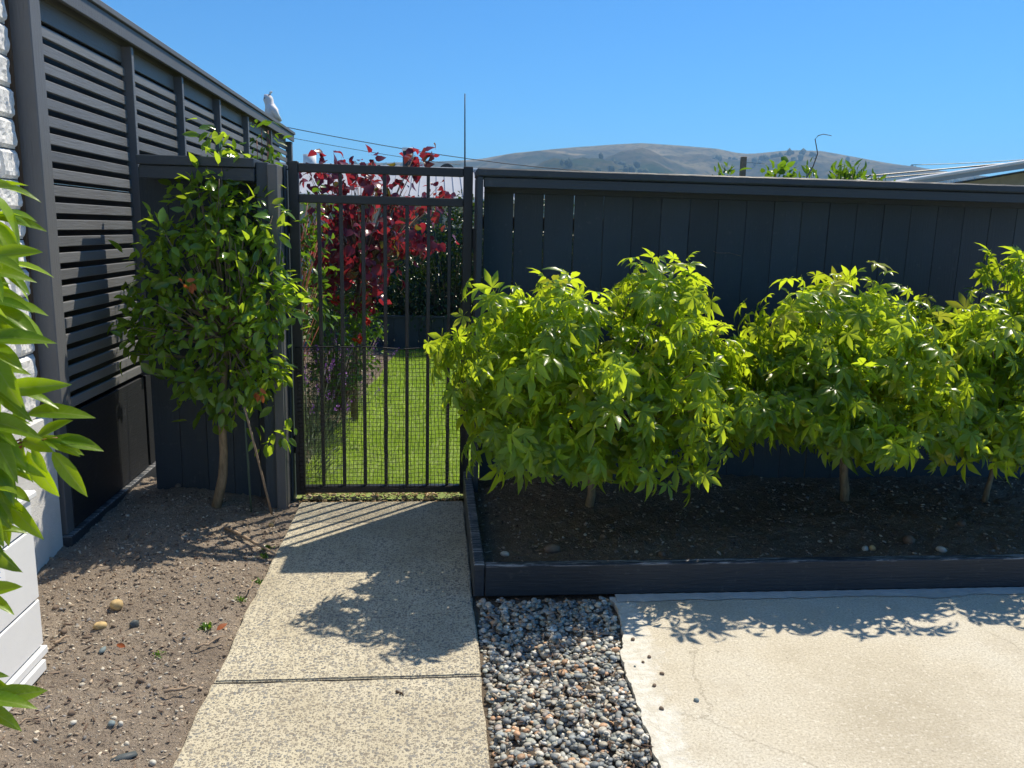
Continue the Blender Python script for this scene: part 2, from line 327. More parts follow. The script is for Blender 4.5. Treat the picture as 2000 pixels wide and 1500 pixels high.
# concrete yard slab
EDG = [(.735, 3.105), (.74, 2.98), (.728, 2.84), (.70, 2.70), (.672, 2.60), (.668, 2.40), (.662, 2.21), (.65, 2.01), (.64, 1.7), (.63, 1.3), (.62, .6), (.60, -.5), (.58, -2.5)]
def edge_pts(n=120, seed=4, amp=.006):
    Y = np.array([e[1] for e in EDG])[::-1]; X = np.array([e[0] for e in EDG])[::-1]; ys = np.linspace(-2.5, 3.105, n)
    return [(float(a), float(b)) for a, b in zip(np.interp(ys, Y, X)+fbm(ys*0+.3, ys, 14, seed, 5, .8)*amp*2, ys)]
EP = edge_pts(420)
slabo = slab('concrete_yard', EP+[(2.6, 3.125), (6.5, 3.13), (6.5, -2.5)], -.08, 0.0, M['conc'], None, 0); tag(slabo, kind='structure')
# ragged mortar smear along the slab's edge and fillet below the planter
def smear(name, inner, outer, z, m):
    n = len(inner); V = [(x, y, z+.001*math.sin(i*1.7)) for i, (x, y) in enumerate(inner)]+[(x, y, z-.0035) for x, y in outer]
    Fc = [(i, n+i, n+i+1, i+1) for i in range(n-1)]; me = mesh(name, V, Fc, m); o = obj(name, me); tag(o, kind='structure'); return o
xs = np.linspace(.76, 5.5, 260); wd = .045+.045*np.clip(fbm(xs, xs*0, 3.0, 51, 5)+.3, 0, 1)+.016*fbm(xs, xs*0, 25, 53, 3)
smear('mortar_fillet', [(float(x), 3.112) for x in xs], [(float(x), 3.112-float(d)) for x, d in zip(xs, wd)], .0075, M['fillet'])

# ------------------------------------------------------------ pebbles
def ico(sub):
    bm = bmesh.new(); bmesh.ops.create_icosphere(bm, subdivisions=sub, radius=1); V = np.array([v.co[:] for v in bm.verts]); Fc = np.array([[v.index for v in f.verts] for f in bm.faces]); bm.free(); return V, Fc
IV, IF = ico(2); IV1, IF1 = ico(1)
def rotmat(N, flatk=1.0):
    az = rng.random(N)*2*math.pi; tl = (rng.random(N)-.5)*flatk; t2 = (rng.random(N)-.5)*flatk
    Rz = np.zeros((N, 3, 3)); Rz[:, 0, 0] = np.cos(az); Rz[:, 0, 1] = -np.sin(az); Rz[:, 1, 0] = np.sin(az); Rz[:, 1, 1] = np.cos(az); Rz[:, 2, 2] = 1
    Rx = np.zeros((N, 3, 3)); Rx[:, 0, 0] = 1; Rx[:, 1, 1] = np.cos(tl); Rx[:, 1, 2] = -np.sin(tl); Rx[:, 2, 1] = np.sin(tl); Rx[:, 2, 2] = np.cos(tl)
    Ry = np.zeros((N, 3, 3)); Ry[:, 1, 1] = 1; Ry[:, 0, 0] = np.cos(t2); Ry[:, 0, 2] = np.sin(t2); Ry[:, 2, 0] = -np.sin(t2); Ry[:, 2, 2] = np.cos(t2)
    return Rz@Rx@Ry
def bits(name, P, S, cols, m, V0, F0, flatk=1.0, jitter=.12, smooth=True):
    N = len(P); Rm = rotmat(N, flatk); V = V0[None]*(1+jitter*(rng.random((N, len(V0), 1))-.5)*2)*S[:, None, :]
    V = np.einsum('nij,nkj->nki', Rm, V)+P[:, None, :]; Fc = (F0[None]+(np.arange(N)*len(V0))[:, None, None]).reshape(-1, 3)
    me = mesh(name, V.reshape(-1, 3), Fc, m, smooth)
    ca = me.color_attributes.new('Col', 'FLOAT_COLOR', 'POINT'); c = np.ones((N, len(V0), 4), np.float32); c[:, :, :3] = cols[:, None, :]
    ca.data.foreach_set('color', c.ravel()); return me
PAL = np.array([(.17, .18, .17), (.22, .23, .21), (.12, .13, .13), (.28, .28, .25), (.34, .32, .27), (.50, .48, .42), (.32, .26, .18), (.25, .26, .22), (.15, .165, .17), (.20, .22, .22), (.40, .36, .28), (.24, .21, .18), (.19, .20, .19), (.30, .28, .23), (.36, .22, .13)])
hx, hy, cs = .15, -.1, .003; H = np.full((240, 1120), -.024)
Pp, Ss, Cc = [], [], []
edx = lambda y: np.interp(y, [e[1] for e in EDG][::-1], [e[0] for e in EDG][::-1])
for i in range(11500):
    y = -.05+3.15*rng.random()
    if i > 9000 and y < 1.6: continue
    xe = float(edx(y))-.004+(.02 if rng.random() < .05 else 0); xl = .172 if y < 3.1 else .20
    a = .0065+.0095*rng.random()**2; x = xl+.8*a+(xe-xl-1.4*a)*rng.random()
    b, c = a*(.58+.3*rng.random()), a*(.36+.22*rng.random())
    ix, iy = int((x-hx)/cs), int((y-hy)/cs); rr = max(1, int(b/cs))
    ix = min(max(ix, rr), 239-rr); iy = min(max(iy, rr), 1119-rr); sub = H[ix-rr:ix+rr+1, iy-rr:iy+rr+1]
    z = .5*sub.mean()+.5*sub.max()
    if z > .013: continue
    gx, gy = np.meshgrid(np.arange(-rr, rr+1), np.arange(-rr, rr+1), indexing='ij'); q = 1-(gx**2+gy**2)/(rr+.5)**2
    H[ix-rr:ix+rr+1, iy-rr:iy+rr+1] = np.where(q > 0, np.maximum(sub, z+c*.9+c*np.sqrt(np.clip(q, 0, 1))*.8), sub)
    Pp.append((x, y, z+c*.8)); Ss.append((a, b, c)); Cc.append(PAL[rng.integers(len(PAL))]*(1.0+.75*rng.random()))
o = obj('pebble_gravel', bits('pebble_gravel', np.array(Pp), np.array(Ss), np.array(Cc), M['pebble'], IV, IF, .4, .03)); tag(o, kind='stuff', label='loose rounded river pebbles between the path and the concrete', cat='gravel')
# small bits on the bed and in the planter
def scatter_bits(name, N, x0, x1, y0, y1, hf, cols, smin, smax, m, kindlabel, dens=None):
    X = x0+(x1-x0)*rng.random(N); Y = y0+(y1-y0)*rng.random(N); Z = hf(X, Y)
    s = smin+(smax-smin)*rng.random(N)**5; S = np.stack([s*(.8+.9*rng.random(N)), s*(.6+.5*rng.random(N)), s*(.35+.4*rng.random(N))], 1)
    C = cols[rng.integers(len(cols), size=N)]*(.7+.6*rng.random(N))[:, None]
    o = obj(name, bits(name, np.stack([X, Y, Z+S[:, 2]*.35], 1), S, C, m, IV1, IF1, 1.2, .3, False)); tag(o, kind='stuff', label=kindlabel, cat='debris')
BC = np.array([(.24, .19, .15), (.33, .27, .21), (.15, .12, .095), (.52, .46, .36), (.22, .21, .20), (.40, .31, .22), (.12, .09, .07), (.44, .40, .33)])
scatter_bits('soil_crumbs', 15000, -1.68, -.735, .4, 4.35, dirt_h, BC*1.05, .0020, .0085, M['chips'], 'crumbs of soil, bark and grit over the left bed')
scatter_bits('planter_crumbs', 6000, .22, 4.4, 3.17, 4.4, soil_h, BC*.8, .002, .011, M['chips'], 'crumbs of soil and grit inside the dark planter')
# bark chips: long thin
def chips(name, N, x0, x1, y0, y1, hf, label):
    X = x0+(x1-x0)*rng.random(N); Y = y0+(y1-y0)*rng.random(N)
    l = .006+.022*rng.random(N)**3; S = np.stack([l, .0022+.002*rng.random(N), .0012+.001*rng.random(N)], 1)
    C = np.array([(.30, .22, .16), (.20, .14, .10), (.42, .35, .27), (.12, .08, .06)])[rng.integers(4, size=N)]
    o = obj(name, bits(name, np.stack([X, Y, hf(X, Y)+.003], 1), S, C, M['chips'], IV1, IF1, .5, .2, False)); tag(o, kind='stuff', label=label, cat='bark mulch')
chips('bark_chips', 1500, -1.66, -.76, .5, 4.35, dirt_h, 'thin bark slivers and dry twig bits over the left bed')
chips('gravel_litter', 260, .20, .64, 1.7, 3.08, lambda X, Y: X*0+.008, 'dry twig bits and slivers caught in the pebbles')
chips('planter_chips', 700, .24, 4.2, 3.2, 4.4, soil_h, 'thin bark slivers on the dark planter soil')

def rock(name, px_, py_, s, m, label, cat='stone', hf=dirt_h, group=None, ang=False, Z=None):
    q = gr(px_, py_, 0 if Z is None else Z); z = float(hf(np.array([q[0]]), np.array([q[1]]))[0]) if hf else 0.0
    V, Fc = (IV1, IF1) if ang else (IV, IF); V = V.copy()
    V *= (1+.22*(rng.random((len(V), 1))-.5)*(2 if ang else 1)); V *= np.array(s)/2; a = rng.random()*6.28
    c_, s_ = math.cos(a), math.sin(a); V = V@np.array([[c_, s_, 0], [-s_, c_, 0], [0, 0, 1]])
    o = obj(name, mesh(name, V, Fc, m, not ang), None, (q[0], q[1], z+s[2]*.28)); tag(o, label, cat, group)
rock('rock', 228, 1190, (.050, .045, .045), M['yrock'], 'round yellowish rock, largest on the bare left bed')
rock('rock', 196, 1228, (.050, .032, .03), M['yrock'], 'flatter yellowish rock just left of the dark slate piece')
rock('rock', 262, 1224, (.040, .015, .045), M['drock'], 'upright dark pointed slate piece on the left bed', ang=True)
rock('rock', 200, 1272, (.045, .022, .015), M['grock'], 'flat blue grey stone chip below the yellow rocks', ang=True)
rock('rock', 218, 1416, (.024, .02, .018), M['grock'], 'small blue grey stone touching a white stone near the bottom')
rock('rock', 236, 1415, (.015, .016, .018), M['wrock'], 'small white stone touching the blue grey stone near the bottom')
rock('rock', 144, 1415, (.024, .018, .014), M['wrock'], 'small pale angular stone alone in the lower left bed', ang=True)
rock('rock', 140, 1394, (.022, .02, .02), M['brock'], 'dark brown clod just above the pale angular stone')
rock('rock', 275, 1330, (.026, .02, .02), M['brock'], 'dark lumpy clod in the middle of the bed by the path')
rock('rock', 110, 1190, (.03, .024, .02), M['brock'], 'brown clod just right of the white cabinet')
rock('rock', 125, 1238, (.03, .022, .02), M['brock'], 'dull brown stone in the row of bark beside the cabinet')
rock('rock', 170, 1245, (.035, .016, .015), M['brock'], 'long brown clod left of the dark slate piece')
rock('rock', 240, 1475, (.08, .035, .02), M['drock'], 'layered dark slate lying at the bottom of the bed', ang=True)
rock('rock', 298, 1484, (.022, .018, .018), M['wrock'], 'bright white pebble at the bottom of the bed by the path')
rock('rock', 270, 1100, (.04, .025, .02), M['brock'], 'brown clod just at the edge of the tree shade')
rock('rock', 225, 1098, (.022, .018, .016), M['brock'], 'small clod left of the shade edge below the wall corner')
rock('rock', 530, 1022, (.03, .022, .03), M['yrock'], 'yellowish stone beside the bamboo stake by the path')
rock('rock', 455, 950, (.07, .05, .04), M['brock'], 'grey brown stone behind the small tree trunk')
rock('rock', 350, 972, (.06, .03, .03), M['brock'], 'flat stone in the shade left of the tree trunk')
sh = soil_h
rock('rock', 986, 1086, (.045, .03, .025), M['wrock'], 'white stone at the left front of the planter', hf=sh, Z=.08)
rock('rock', 1078, 1080, (.08, .05, .045), M['brock'], 'large earth coloured stone at the left front of the planter', hf=sh, Z=.08)
rock('rock', 1178, 1050, (.032, .03, .03), M['brock'], 'round brown stone in the planter below the left bush', hf=sh, Z=.08)
rock('rock', 1292, 1087, (.04, .03, .025), M['brock'], 'flattish brown stone near the planter front edge', hf=sh, Z=.08)
rock('rock', 1690, 1070, (.045, .03, .03), M['wrock'], 'pale stone in the planter below the middle bush', hf=sh, Z=.08)
rock('rock', 1704, 1070, (.03, .03, .03), M['yrock'], 'tan stone touching the pale stone below the middle bush', hf=sh, Z=.08)
rock('rock', 1775, 1060, (.06, .05, .05), M['brock'], 'large rounded stone right of the tan and pale stones', hf=sh, Z=.08)
rock('rock', 1838, 1075, (.05, .035, .03), M['wrock'], 'pale stone between the middle and right bushes', hf=sh, Z=.08)
rock('rock', 1878, 1027, (.06, .04, .03), M['brock'], 'long brown stone in front of the right bush trunk', hf=sh, Z=.08)
zero = lambda X, Y: X*0
for i, (a, b, s) in enumerate(((1268, 1284, .017), (1256, 1294, .014), (1240, 1302, .010), (1293, 1317, .018), (1278, 1340, .017), (1360, 1369, .020), (1292, 1385, .018), (1236, 1250, .02))):
    rock('pebble', a, b, (s, s*.8, s*.6), M['grock'] if i % 3 == 2 else M['brock'],
         ('dark pebble highest of the loose line on the concrete', 'second pebble of the loose line on the concrete', 'tiny dark pebble on the mortar edge', 'pebble in the middle of the loose line on the concrete',
          'brown pebble on the mortar smear below the line', 'lone pebble farthest out on the sunlit concrete', 'grey pebble low down on the mortar smear', 'pebble in the shade at the top of the mortar edge')[i], 'pebble', hf=zero, group='loose pebbles on the concrete')
def stick(x0, y0, x1, y1, r, m, label, name='twig', z=.012, cat='twig'):
    a, b = gr(x0, y0), gr(x1, y1); P = [a+(b-a)*k/5+np.array([0, 0, z+.003*math.sin(k*2.1)])+rng.normal(0, .002, 3) for k in range(6)]
    o = tubes(name, [(P, [r, r*1.1, r, r*.9, r*.8, r*.5])], m); tag(o, label, cat)
stick(386, 1270, 440, 1248, .004, M['twig'], 'curved bark strip lying beside the orange leaf')
stick(322, 1357, 385, 1347, .005, M['twig'], 'straight pale stick low in the bed by the path')
stick(105, 1264, 135, 1247, .005, M['twig'], 'dark bark sliver just right of the white cabinet')
stick(440, 1035, 540, 1086, .008, M['twig'], 'long pale stick in the stripes of gate shade')
stick(12, 1432, 62, 1410, .0035, M['twig'], 'thin bent twig at the lower left corner')
stick(500, 1138, 478, 1165, .003, M['twig'], 'short twig beside the path edge weeds')
stick(775, 1353, 788, 1358, .004, M['brown'], 'short brown stick on the near path slab', z=.004)

# ------------------------------------------------------------ right board fence
FY = 4.46
fen = empty('board_fence', (2.6, FY, 0), 'long dark painted board fence behind the planter, right of the gate', 'fence')
x = .262; i = 0
while x < 5.6:
    gap = .0065 if i in (0, 1, 2) else (.004 if i in (3, 6, 11) else .0018); wdt = .1585
    box('board', x, x+wdt, FY+random.uniform(-.001, .001), FY+.019, .02, 1.73, M['fence'], fen, .002); x += wdt+gap; i += 1
box('corner_board', .213, .243, FY-.218, FY+.06, .0, 1.762, M['fence'], fen)
for nm, z0, z1, y0 in (('cap_rail', 1.764, 1.806, -.220),): box(nm, .211, 5.6, FY+y0, FY+.07, z0, z1, M['fenceh'], fen, .007)
box('fascia_board', .247, 5.6, FY-.200, FY-.165, 1.712, 1.761, M['fenceh'], fen); box('top_trim', .262, 5.6, FY-.018, FY-.003, 1.69, 1.755, M['fenceh'], fen)
for z in (.25, .95, 1.5): box('rail', .23, 5.6, FY+.0215, FY+.06, z, z+.07, M['brown'], fen)
for xx in (1.9, 3.7, 5.4): box('fence_post', xx, xx+.1, FY+.063, FY+.16, -.1, 1.7, M['brown'], fen)
tubes('wire', [([at(1393, 490, FY-.01), at(1400, 494, FY-.02), at(1425, 494, FY-.02), at(1447, 500, FY-.01)], .0012)], M['twig'], fen, 4)
# ------------------------------------------------------------ planter
pl = empty('timber_planter', (2.4, 3.13, 0), 'low dark timber edging box holding the three bushes', 'planter')
me = box('front_board', .215, 4.8, 3.118, 3.16, .004, .142, M['planter'], pl, .004)
box('side_board', .168, .212, 3.118, 4.42, .004, .148, M['planter'], pl, .004)
# ------------------------------------------------------------ left panel fence by the gate
pf = empty('screen_panel', (-1.2, 4.35, 0), 'short dark board panel between the gate and the slatted screen', 'fence panel')
x = -1.512; PY = 4.42
while x < -.95: box('board', x, x+.1385, PY, PY+.02, .0, 1.768, M['fence'], pf, .002); x += .140
box('cap_rail', -1.455, -.895, PY-.190, PY+.06, 1.770, 1.815, M['fenceh'], pf); box('fascia_board', -1.45, -.897, PY-.172, PY-.14, 1.705, 1.768, M['fenceh'], pf)
box('post_board', -.893, -.835, PY-.155, PY+.10, -.05, 1.80, M['fence'], pf); box('end_board', -.833, -.785, PY-.185, PY+.085, -.05, 1.79, M['post'], pf)
box('gate_stop', -.783, -.772, PY-.03, PY+.12, -.05, 1.80, M['fence'], pf)
# ------------------------------------------------------------ slatted screen
SX = -1.652
sc_ = empty('slatted_screen', (-1.65, 6.6, 0), 'tall charcoal screen of horizontal slats running back along the left', 'slatted fence')
MU = [4.74, 5.62, 6.54, 7.48, 8.50]; edges = [3.735]+MU+[9.60]
zt = 2.405
for bi in range(len(edges)-1):
    ya, yb = edges[bi]+(.018 if bi else 0), edges[bi+1]-.018; z = zt; k = 0
    box('top_slat', SX-.03, SX-.012, ya, yb, 2.318, zt, M['slat'], sc_, .002)
    z = 2.295; nb = 0
    while z > .66:
        box('slat', SX-.018, SX, ya, yb, z-.046, z, M['slat'], sc_, .0025); z -= .0728; nb += 1
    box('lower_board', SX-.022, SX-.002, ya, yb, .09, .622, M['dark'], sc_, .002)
for y in MU: box('mullion', SX-.02, SX+.038, y-.017, y+.017, .63, zt, M['slat'], sc_)
box('end_post', SX-.02, SX+.045, 9.58, 9.66, -.05, zt, M['post'], sc_)
box('corner_post', SX-.055, SX+.040, 3.605, 3.700, .665, 2.52, M['post'], sc_, .004)
box('corner_stop', SX-.03, SX+.024, 3.703, 3.736, .665, 2.41, M['slat'], sc_)
box('corner_strip', -1.76, -1.690, 3.587, 3.604, .7, 2.52, M['brown'], sc_, 0)
box('header_board', SX-.030, SX-.014, 3.74, 9.58, 2.408, 2.484, M['slat'], sc_); box('base_post', SX-.05, SX-.004, 3.66, 3.733, .05, .660, M['post'], sc_)
box('top_cap', SX-.06, SX+.075, 3.702, 9.68, 2.485, 2.515, M['post'], sc_); box('top_fascia', SX+.042, SX+.062, 3.702, 9.67, 2.41, 2.483, M['post'], sc_)
box('plinth_board', SX-.02, SX+.022, 3.64, 9.5, -.05, .085, M['planter'], sc_)
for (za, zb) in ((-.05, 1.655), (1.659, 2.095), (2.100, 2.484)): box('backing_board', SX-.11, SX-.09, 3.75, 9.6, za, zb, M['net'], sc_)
# ------------------------------------------------------------ house wall
hw = empty('house_wall', (-1.8, 2, 0), 'white painted split block house wall at the left edge', 'wall')
box('wall_core', -1.95, -1.722, -3, 3.585, .66, 3.1, M['mortar'], hw, 0)
box('foundation', -1.95, -1.668, -3, 3.640, -.1, .655, M['render'], hw, .006)
box('foundation_ledge', -1.95, -1.69, -3, 3.600, .657, .690, M['render'], hw, .004)
bv = []
for s in range(6):
    nx, nz = 17, 9; yy, zz = np.meshgrid(np.linspace(-.5, .5, nx), np.linspace(-.5, .5, nz)); Lb, Hb = .288, .1145
    e = np.minimum(np.minimum((.5-abs(yy))*Lb, (.5-abs(zz))*Hb),   .005)/.005
    d = (.012+.008*(fbm(yy*Lb+s*3, zz*Hb, 30, 60+s, 4, .7)+.35))*np.clip(e*5, 0, 1)
    V = np.stack([d, yy*Lb, zz*Hb], -1).reshape(-1, 3); i = (np.arange(nz-1)[:, None]*nx+np.arange(nx-1)[None]).ravel(); Fq = [tuple(q) for q in np.stack([i, i+1, i+1+nx, i+nx], 1).tolist()]
    ring = [a for a in range(nx)]+[nx-1+nx*r for r in range(1, nz)]+[nx*(nz-1)+a for a in range(nx-2, -1, -1)]+[nx*r for r in range(nz-2, 0, -1)]
    n0 = len(V); V = np.vstack([V, V[ring]*np.array([0, 1, 1])+np.array([-.03, 0, 0])]); m_ = len(ring)
    Fq += [(ring[k], n0+k, n0+(k+1) % m_, ring[(k+1) % m_]) for k in range(m_)]
    bv.append(mesh('block', V, Fq, M['block'], False))
for c in range(20):
    z = .752+c*.1195; off = (0 if c % 2 else .147); y = 3.578-.1425
    if off:                                         # half block at the corner
        h = obj('block', bv[c % 6], hw, (-1.700, 3.578-.0685, z)); h.scale = (1, .48, 1); y -= .147
    while y > 1.3:
        obj('block', bv[random.randrange(6)], hw, (-1.700+random.uniform(-.002, .002), y, z)); y -= .2935
# ------------------------------------------------------------ white cabinet
cb = empty('utility_cabinet', (-1.45, 2.1, 0), 'white metal utility cabinet against the wall, behind the near leaves', 'cabinet')
cx = -1.305
box('casing', -1.64, cx-.012, 1.45, 2.655, .085, .60, M['cab'], cb, .008)
for z0, z1 in ((.09, .252), (.258, .50), (.506, .60)): box('side_panel', cx-.011, cx, 1.45, 2.65, z0, z1, M['cab'], cb, .004)
box('lid', -1.65, cx+.012, 1.44, 2.67, .602, .625, M['cab'], cb, .005)
box('bottom_rail', cx-.02, cx+.010, 1.45, 2.655, .055, .083, M['cab'], cb, .003); box('foot_rail', cx-.06, cx+.018, 1.44, 2.62, .012, .050, M['cab'], cb, .003)
box('plinth', -1.6, cx+.005, 1.42, 2.61, -.03, .012, M['cabgrey'], cb, .002)
M['pink'] = flat('pink_print', (.75, .12, .35), .5); M['blue'] = flat('blue_print', (.10, .25, .55), .5); M['white'] = flat('white_sticker', (.82, .83, .85), .4, 0, .02)
c0 = atX(5, 1052, cx+.001); stk = box('sticker', cx+.0008, cx+.0018, 2.345, 2.455, .395, .468, M['white'], cb, 0)
def printed(nm, m, segs):
    V, Fc = [], []
    for (a, b, c, d) in segs: n = len(V); V += [(cx+.0022, a, c), (cx+.0022, b, c), (cx+.0022, b, d), (cx+.0022, a, d)]; Fc.append((n, n+1, n+2, n+3))
    o = obj(nm, mesh(nm, V, Fc, m), cb); o.parent = stk; o.location = -WL[stk]; return o
ps = [(2.355, 2.361, .449, .463), (2.361, 2.371, .459, .463), (2.361, 2.371, .449, .453), (2.376, 2.381, .449, .463), (2.386, 2.391, .449, .463), (2.391, 2.398, .459, .463), (2.402, 2.407, .449, .463)]
printed('pink_lettering', M['pink'], ps[:5]); printed('dark_lettering', M['blue'], ps[5:]+[(2.355+.001*j*1.0, 2.43-.008*(j % 2), .442-.008*j, .4445-.008*j) for j in range(4)])
printed('blue_band', M['blue'], [(2.36, 2.44, .402, .408)])

# ------------------------------------------------------------ gate
GY = 4.44; g = empty('metal_gate', (-.28, GY, 0), 'black metal bar gate with plastic netting across its lower half', 'gate')
GX0, GX1 = -.762, .198; gd = .022
box('stile', GX0, GX0+.050, GY-gd, GY+gd, .012, 1.822, M['gate'], g); box('stile', GX1-.050, GX1, GY-gd, GY+gd, .012, 1.822, M['gate'], g)
for z0, z1 in ((1.768, 1.812), (1.612, 1.655), (.022, .062)): box('rail', GX0+.0505, GX1-.0505, GY-.020, GY+.020, z0, z1, M['gate'], g)
for xx in (-.498, -.268, -.038): box('short_bar', xx-.009, xx+.009, GY-.009, GY+.009, 1.656, 1.767, M['gate'], g, .0015)
bx = [float(at(q, 640, GY)[0]) for q in (627, 669, 711, 753, 795, 836, 876)]
for xx in bx: box('bar', xx-.0095, xx+.0095, GY-.009, GY+.009, .063, 1.611, M['gate'], g, .0015)
box('latch', .1985, .236, GY-.012, GY+.018, 1.39, 1.50, M['gate'], g); box('hinge', -.771, -.763, GY-.01, GY+.02, 1.45, 1.55, M['gate'], g); box('hinge', -.771, -.763, GY-.01, GY+.02, .25, .35, M['gate'], g)
box('top_strap', -.772, -.763, GY-.004, GY+.006, 1.775, 1.782, M['gate'], g, 0)
# net: wavy strands on the near face
Lm = []; zt_, zb_ = float(at(740, 679, GY-.03)[2]), .052
wavef = lambda x, z: (.0035*math.sin(x*17+z*5)+.003*math.sin(z*23+x*9), .004*math.sin(x*13+1)+.003*math.sin(z*17+x*21))
nv, nh = 44, 37
for i in range(nv):
    x = -.742+i*(.915/(nv-1)); P = []
    for k in range(16):
        z = zb_+(zt_-zb_)*k/15; dx, dz = wavef(x, z); P.append((x+dx, GY-.027, z+dz))
    Lm.append((P, .0013))
for j in range(nh):
    z = zb_+(zt_-zb_)*j/(nh-1); P = []
    for k in range(26):
        x = -.745+.92*k/25; dx, dz = wavef(x, z); P.append((x+dx, GY-.0275, z+dz))
    Lm.append((P, .0013 if j < nh-1 else .004))
net = tubes('netting', Lm, M['net'], g, 4)

# ------------------------------------------------------------ leaves
def lam(L=1.0, W=.42, fold=.10, droop=.15, rows=(0, .22, .5, .78, 1), prof=(0, .8, 1, .62, 0), tw=0.0, pet=.12):
    V, Fc = [], []; base = []
    for t_, w_ in zip(rows, prof):
        z = -droop*t_*t_; y = pet+L*t_
        if w_ == 0: base.append(len(V)); V.append((0, y, z))
        else:
            base.append(len(V)); V += [(-W/2*w_, y, z+fold*w_), (0, y, z), (W/2*w_, y, z+fold*w_*(1-tw))]
    for a in range(len(rows)-1):
        p_, q_ = base[a], base[a+1]; wa, wb = prof[a], prof[a+1]
        if wa == 0: Fc += [(p_, q_+1, q_), (p_, q_+2, q_+1)]
        elif wb == 0: Fc += [(p_, p_+1, q_), (p_+1, p_+2, q_)]
        else: Fc += [(p_, p_+1, q_+1), (p_, q_+1, q_), (p_+1, p_+2, q_+2), (p_+1, q_+2, q_+1)]
    if pet: n = len(V); V += [(-.012, 0, .0), (.012, 0, .0)]; Fc.append((n, n+1, base[0]))
    return np.array(V, float), np.array(Fc)
def palmate(r):
    V, Fc = [(0, .30, 0)], []
    for a, L in ((0, 1), (50, .9), (-50, .9), (103, .58), (-103, .58)):
        a = R(a+r.uniform(-8, 8)); L = L*r.uniform(.85, 1.1)*.75; dr = r.uniform(.15, .45); c_, s_ = math.cos(a), math.sin(a)
        Wd = r.uniform(.115, .15); n = len(V)
        for t_, w_ in ((.22, .42), (.52, 1.0), (.78, .62)):
            for sd in (-1, 0, 1):
                u, v = sd*Wd*w_*(.9 if L > .6 else .8), t_*L
                V.append((v*s_+u*c_, .30+v*c_-u*s_, -dr*t_*t_*L+(.045*w_ if sd else 0)))
        V.append((L*s_, .30+L*c_, -dr*L*1.15)); tp = n+9
        Fc += [(0, n+1, n), (0, n+2, n+1)]
        for q in (0, 3): Fc += [(n+q, n+q+1, n+q+4), (n+q, n+q+4, n+q+3), (n+q+1, n+q+2, n+q+5), (n+q+1, n+q+5, n+q+4)]
        Fc += [(n+6, n+7, tp), (n+7, n+8, tp)]
    n = len(V); V += [(-.012, 0, .03), (.012, 0, .03)]; Fc.append((n, n+1, 0))
    return np.array(V, float), np.array(Fc)
pr = random.Random(3)
VAR = {
 'palm': [palmate(pr) for _ in range(6)],
 'cam': [lam(1, .42+.08*pr.random(), .06+.07*pr.random(), pr.uniform(-.05, .35), tw=pr.uniform(-.3, .6)) for _ in range(6)],
 'fore': [lam(1, .29+.07*pr.random(), .07+.05*pr.random(), pr.uniform(.05, .5), rows=(0, .12, .3, .5, .7, .87, 1), prof=(0, .55, .92, 1, .8, .42, 0), tw=pr.uniform(-.3, .6)) for _ in range(8)],
 'heart': [lam(.9, .95, .10+.1*pr.random(), pr.uniform(.1, .6), rows=(0, .12, .45, .75, 1), prof=(0, .75, 1, .6, 0), tw=pr.uniform(-.4, .6), pet=.3) for _ in range(6)],
 'small': [lam(1, .5, .08, .15, rows=(0, .5, 1), prof=(0, 1, 0), pet=0) for _ in range(2)],
 'needle': [lam(1, .12, .0, .25, rows=(0, .5, 1), prof=(0, 1, 0), pet=0) for _ in range(2)],
}
def frames(tip, nrm):
    t_ = tip/(np.linalg.norm(tip, axis=1)[:, None]+1e-9); s_ = np.cross(t_, nrm); s_ /= np.linalg.norm(s_, axis=1)[:, None]+1e-9; n_ = np.cross(s_, t_)
    return s_, t_, n_
def leafmesh(name, kind, P, tip, nrm, S, m, parent):
    s_, t_, n_ = frames(tip, nrm); vs = VAR[kind]; pick = rng.integers(len(vs), size=len(P)); AV, AF, off = [], [], 0; loc = np.array(WL[parent][:])
    for k, (V, Fc) in enumerate(vs):
        i = np.where(pick == k)[0]
        if not len(i): continue
        W = P[i, None]+S[i, None, None]*(V[None, :, :1]*s_[i, None]+V[None, :, 1:2]*t_[i, None]+V[None, :, 2:]*n_[i, None])-loc
        AV.append(W.reshape(-1, 3)); AF.append((Fc[None]+(np.arange(len(i))*len(V))[:, None, None]+off).reshape(-1, 3)); off += len(i)*len(V)
    o = obj(name, mesh(name, np.vstack(AV), np.vstack(AF), m, True), parent, loc); return o
_lm = {}
def leafobjs(kind, P, tip, nrm, S, m, parent, name='leaf'):
    s_, t_, n_ = frames(tip, nrm); key = (kind, m.name)
    if key not in _lm: _lm[key] = [mesh('leaf', V, Fc, m, True) for V, Fc in VAR[kind]]
    for i in range(len(P)):
        o = bpy.data.objects.new(name, _lm[key][rng.integers(len(_lm[key]))]); COL.objects.link(o); o.parent = parent
        q = Matrix((s_[i], t_[i], n_[i])).transposed().to_4x4(); o.matrix_local = Matrix.Translation(Vector(P[i])-WL[parent])@q@Matrix.Scale(float(S[i]), 4)
def visible(P, outw):
    d = np.array([0, 0, CAMH])-P; dist = np.linalg.norm(d, axis=1); z = (P-np.array([0, 0, CAMH]))@fw
    px_ = 1000+FPX*((P-np.array([0, 0, CAMH]))@rt)/z; inf = (px_ > -60) & (px_ < 2060)
    return ((outw*d).sum(1)/dist)+inf*2.0-dist*.25
def ells(spec, dY=0.0):
    out = []
    for x, y, Y, rx, ry, rd in spec: Y = Y+dY; out.append((at(x, y, Y), np.array([rx*Y/FPX, rd, ry*Y/FPX])))
    return out
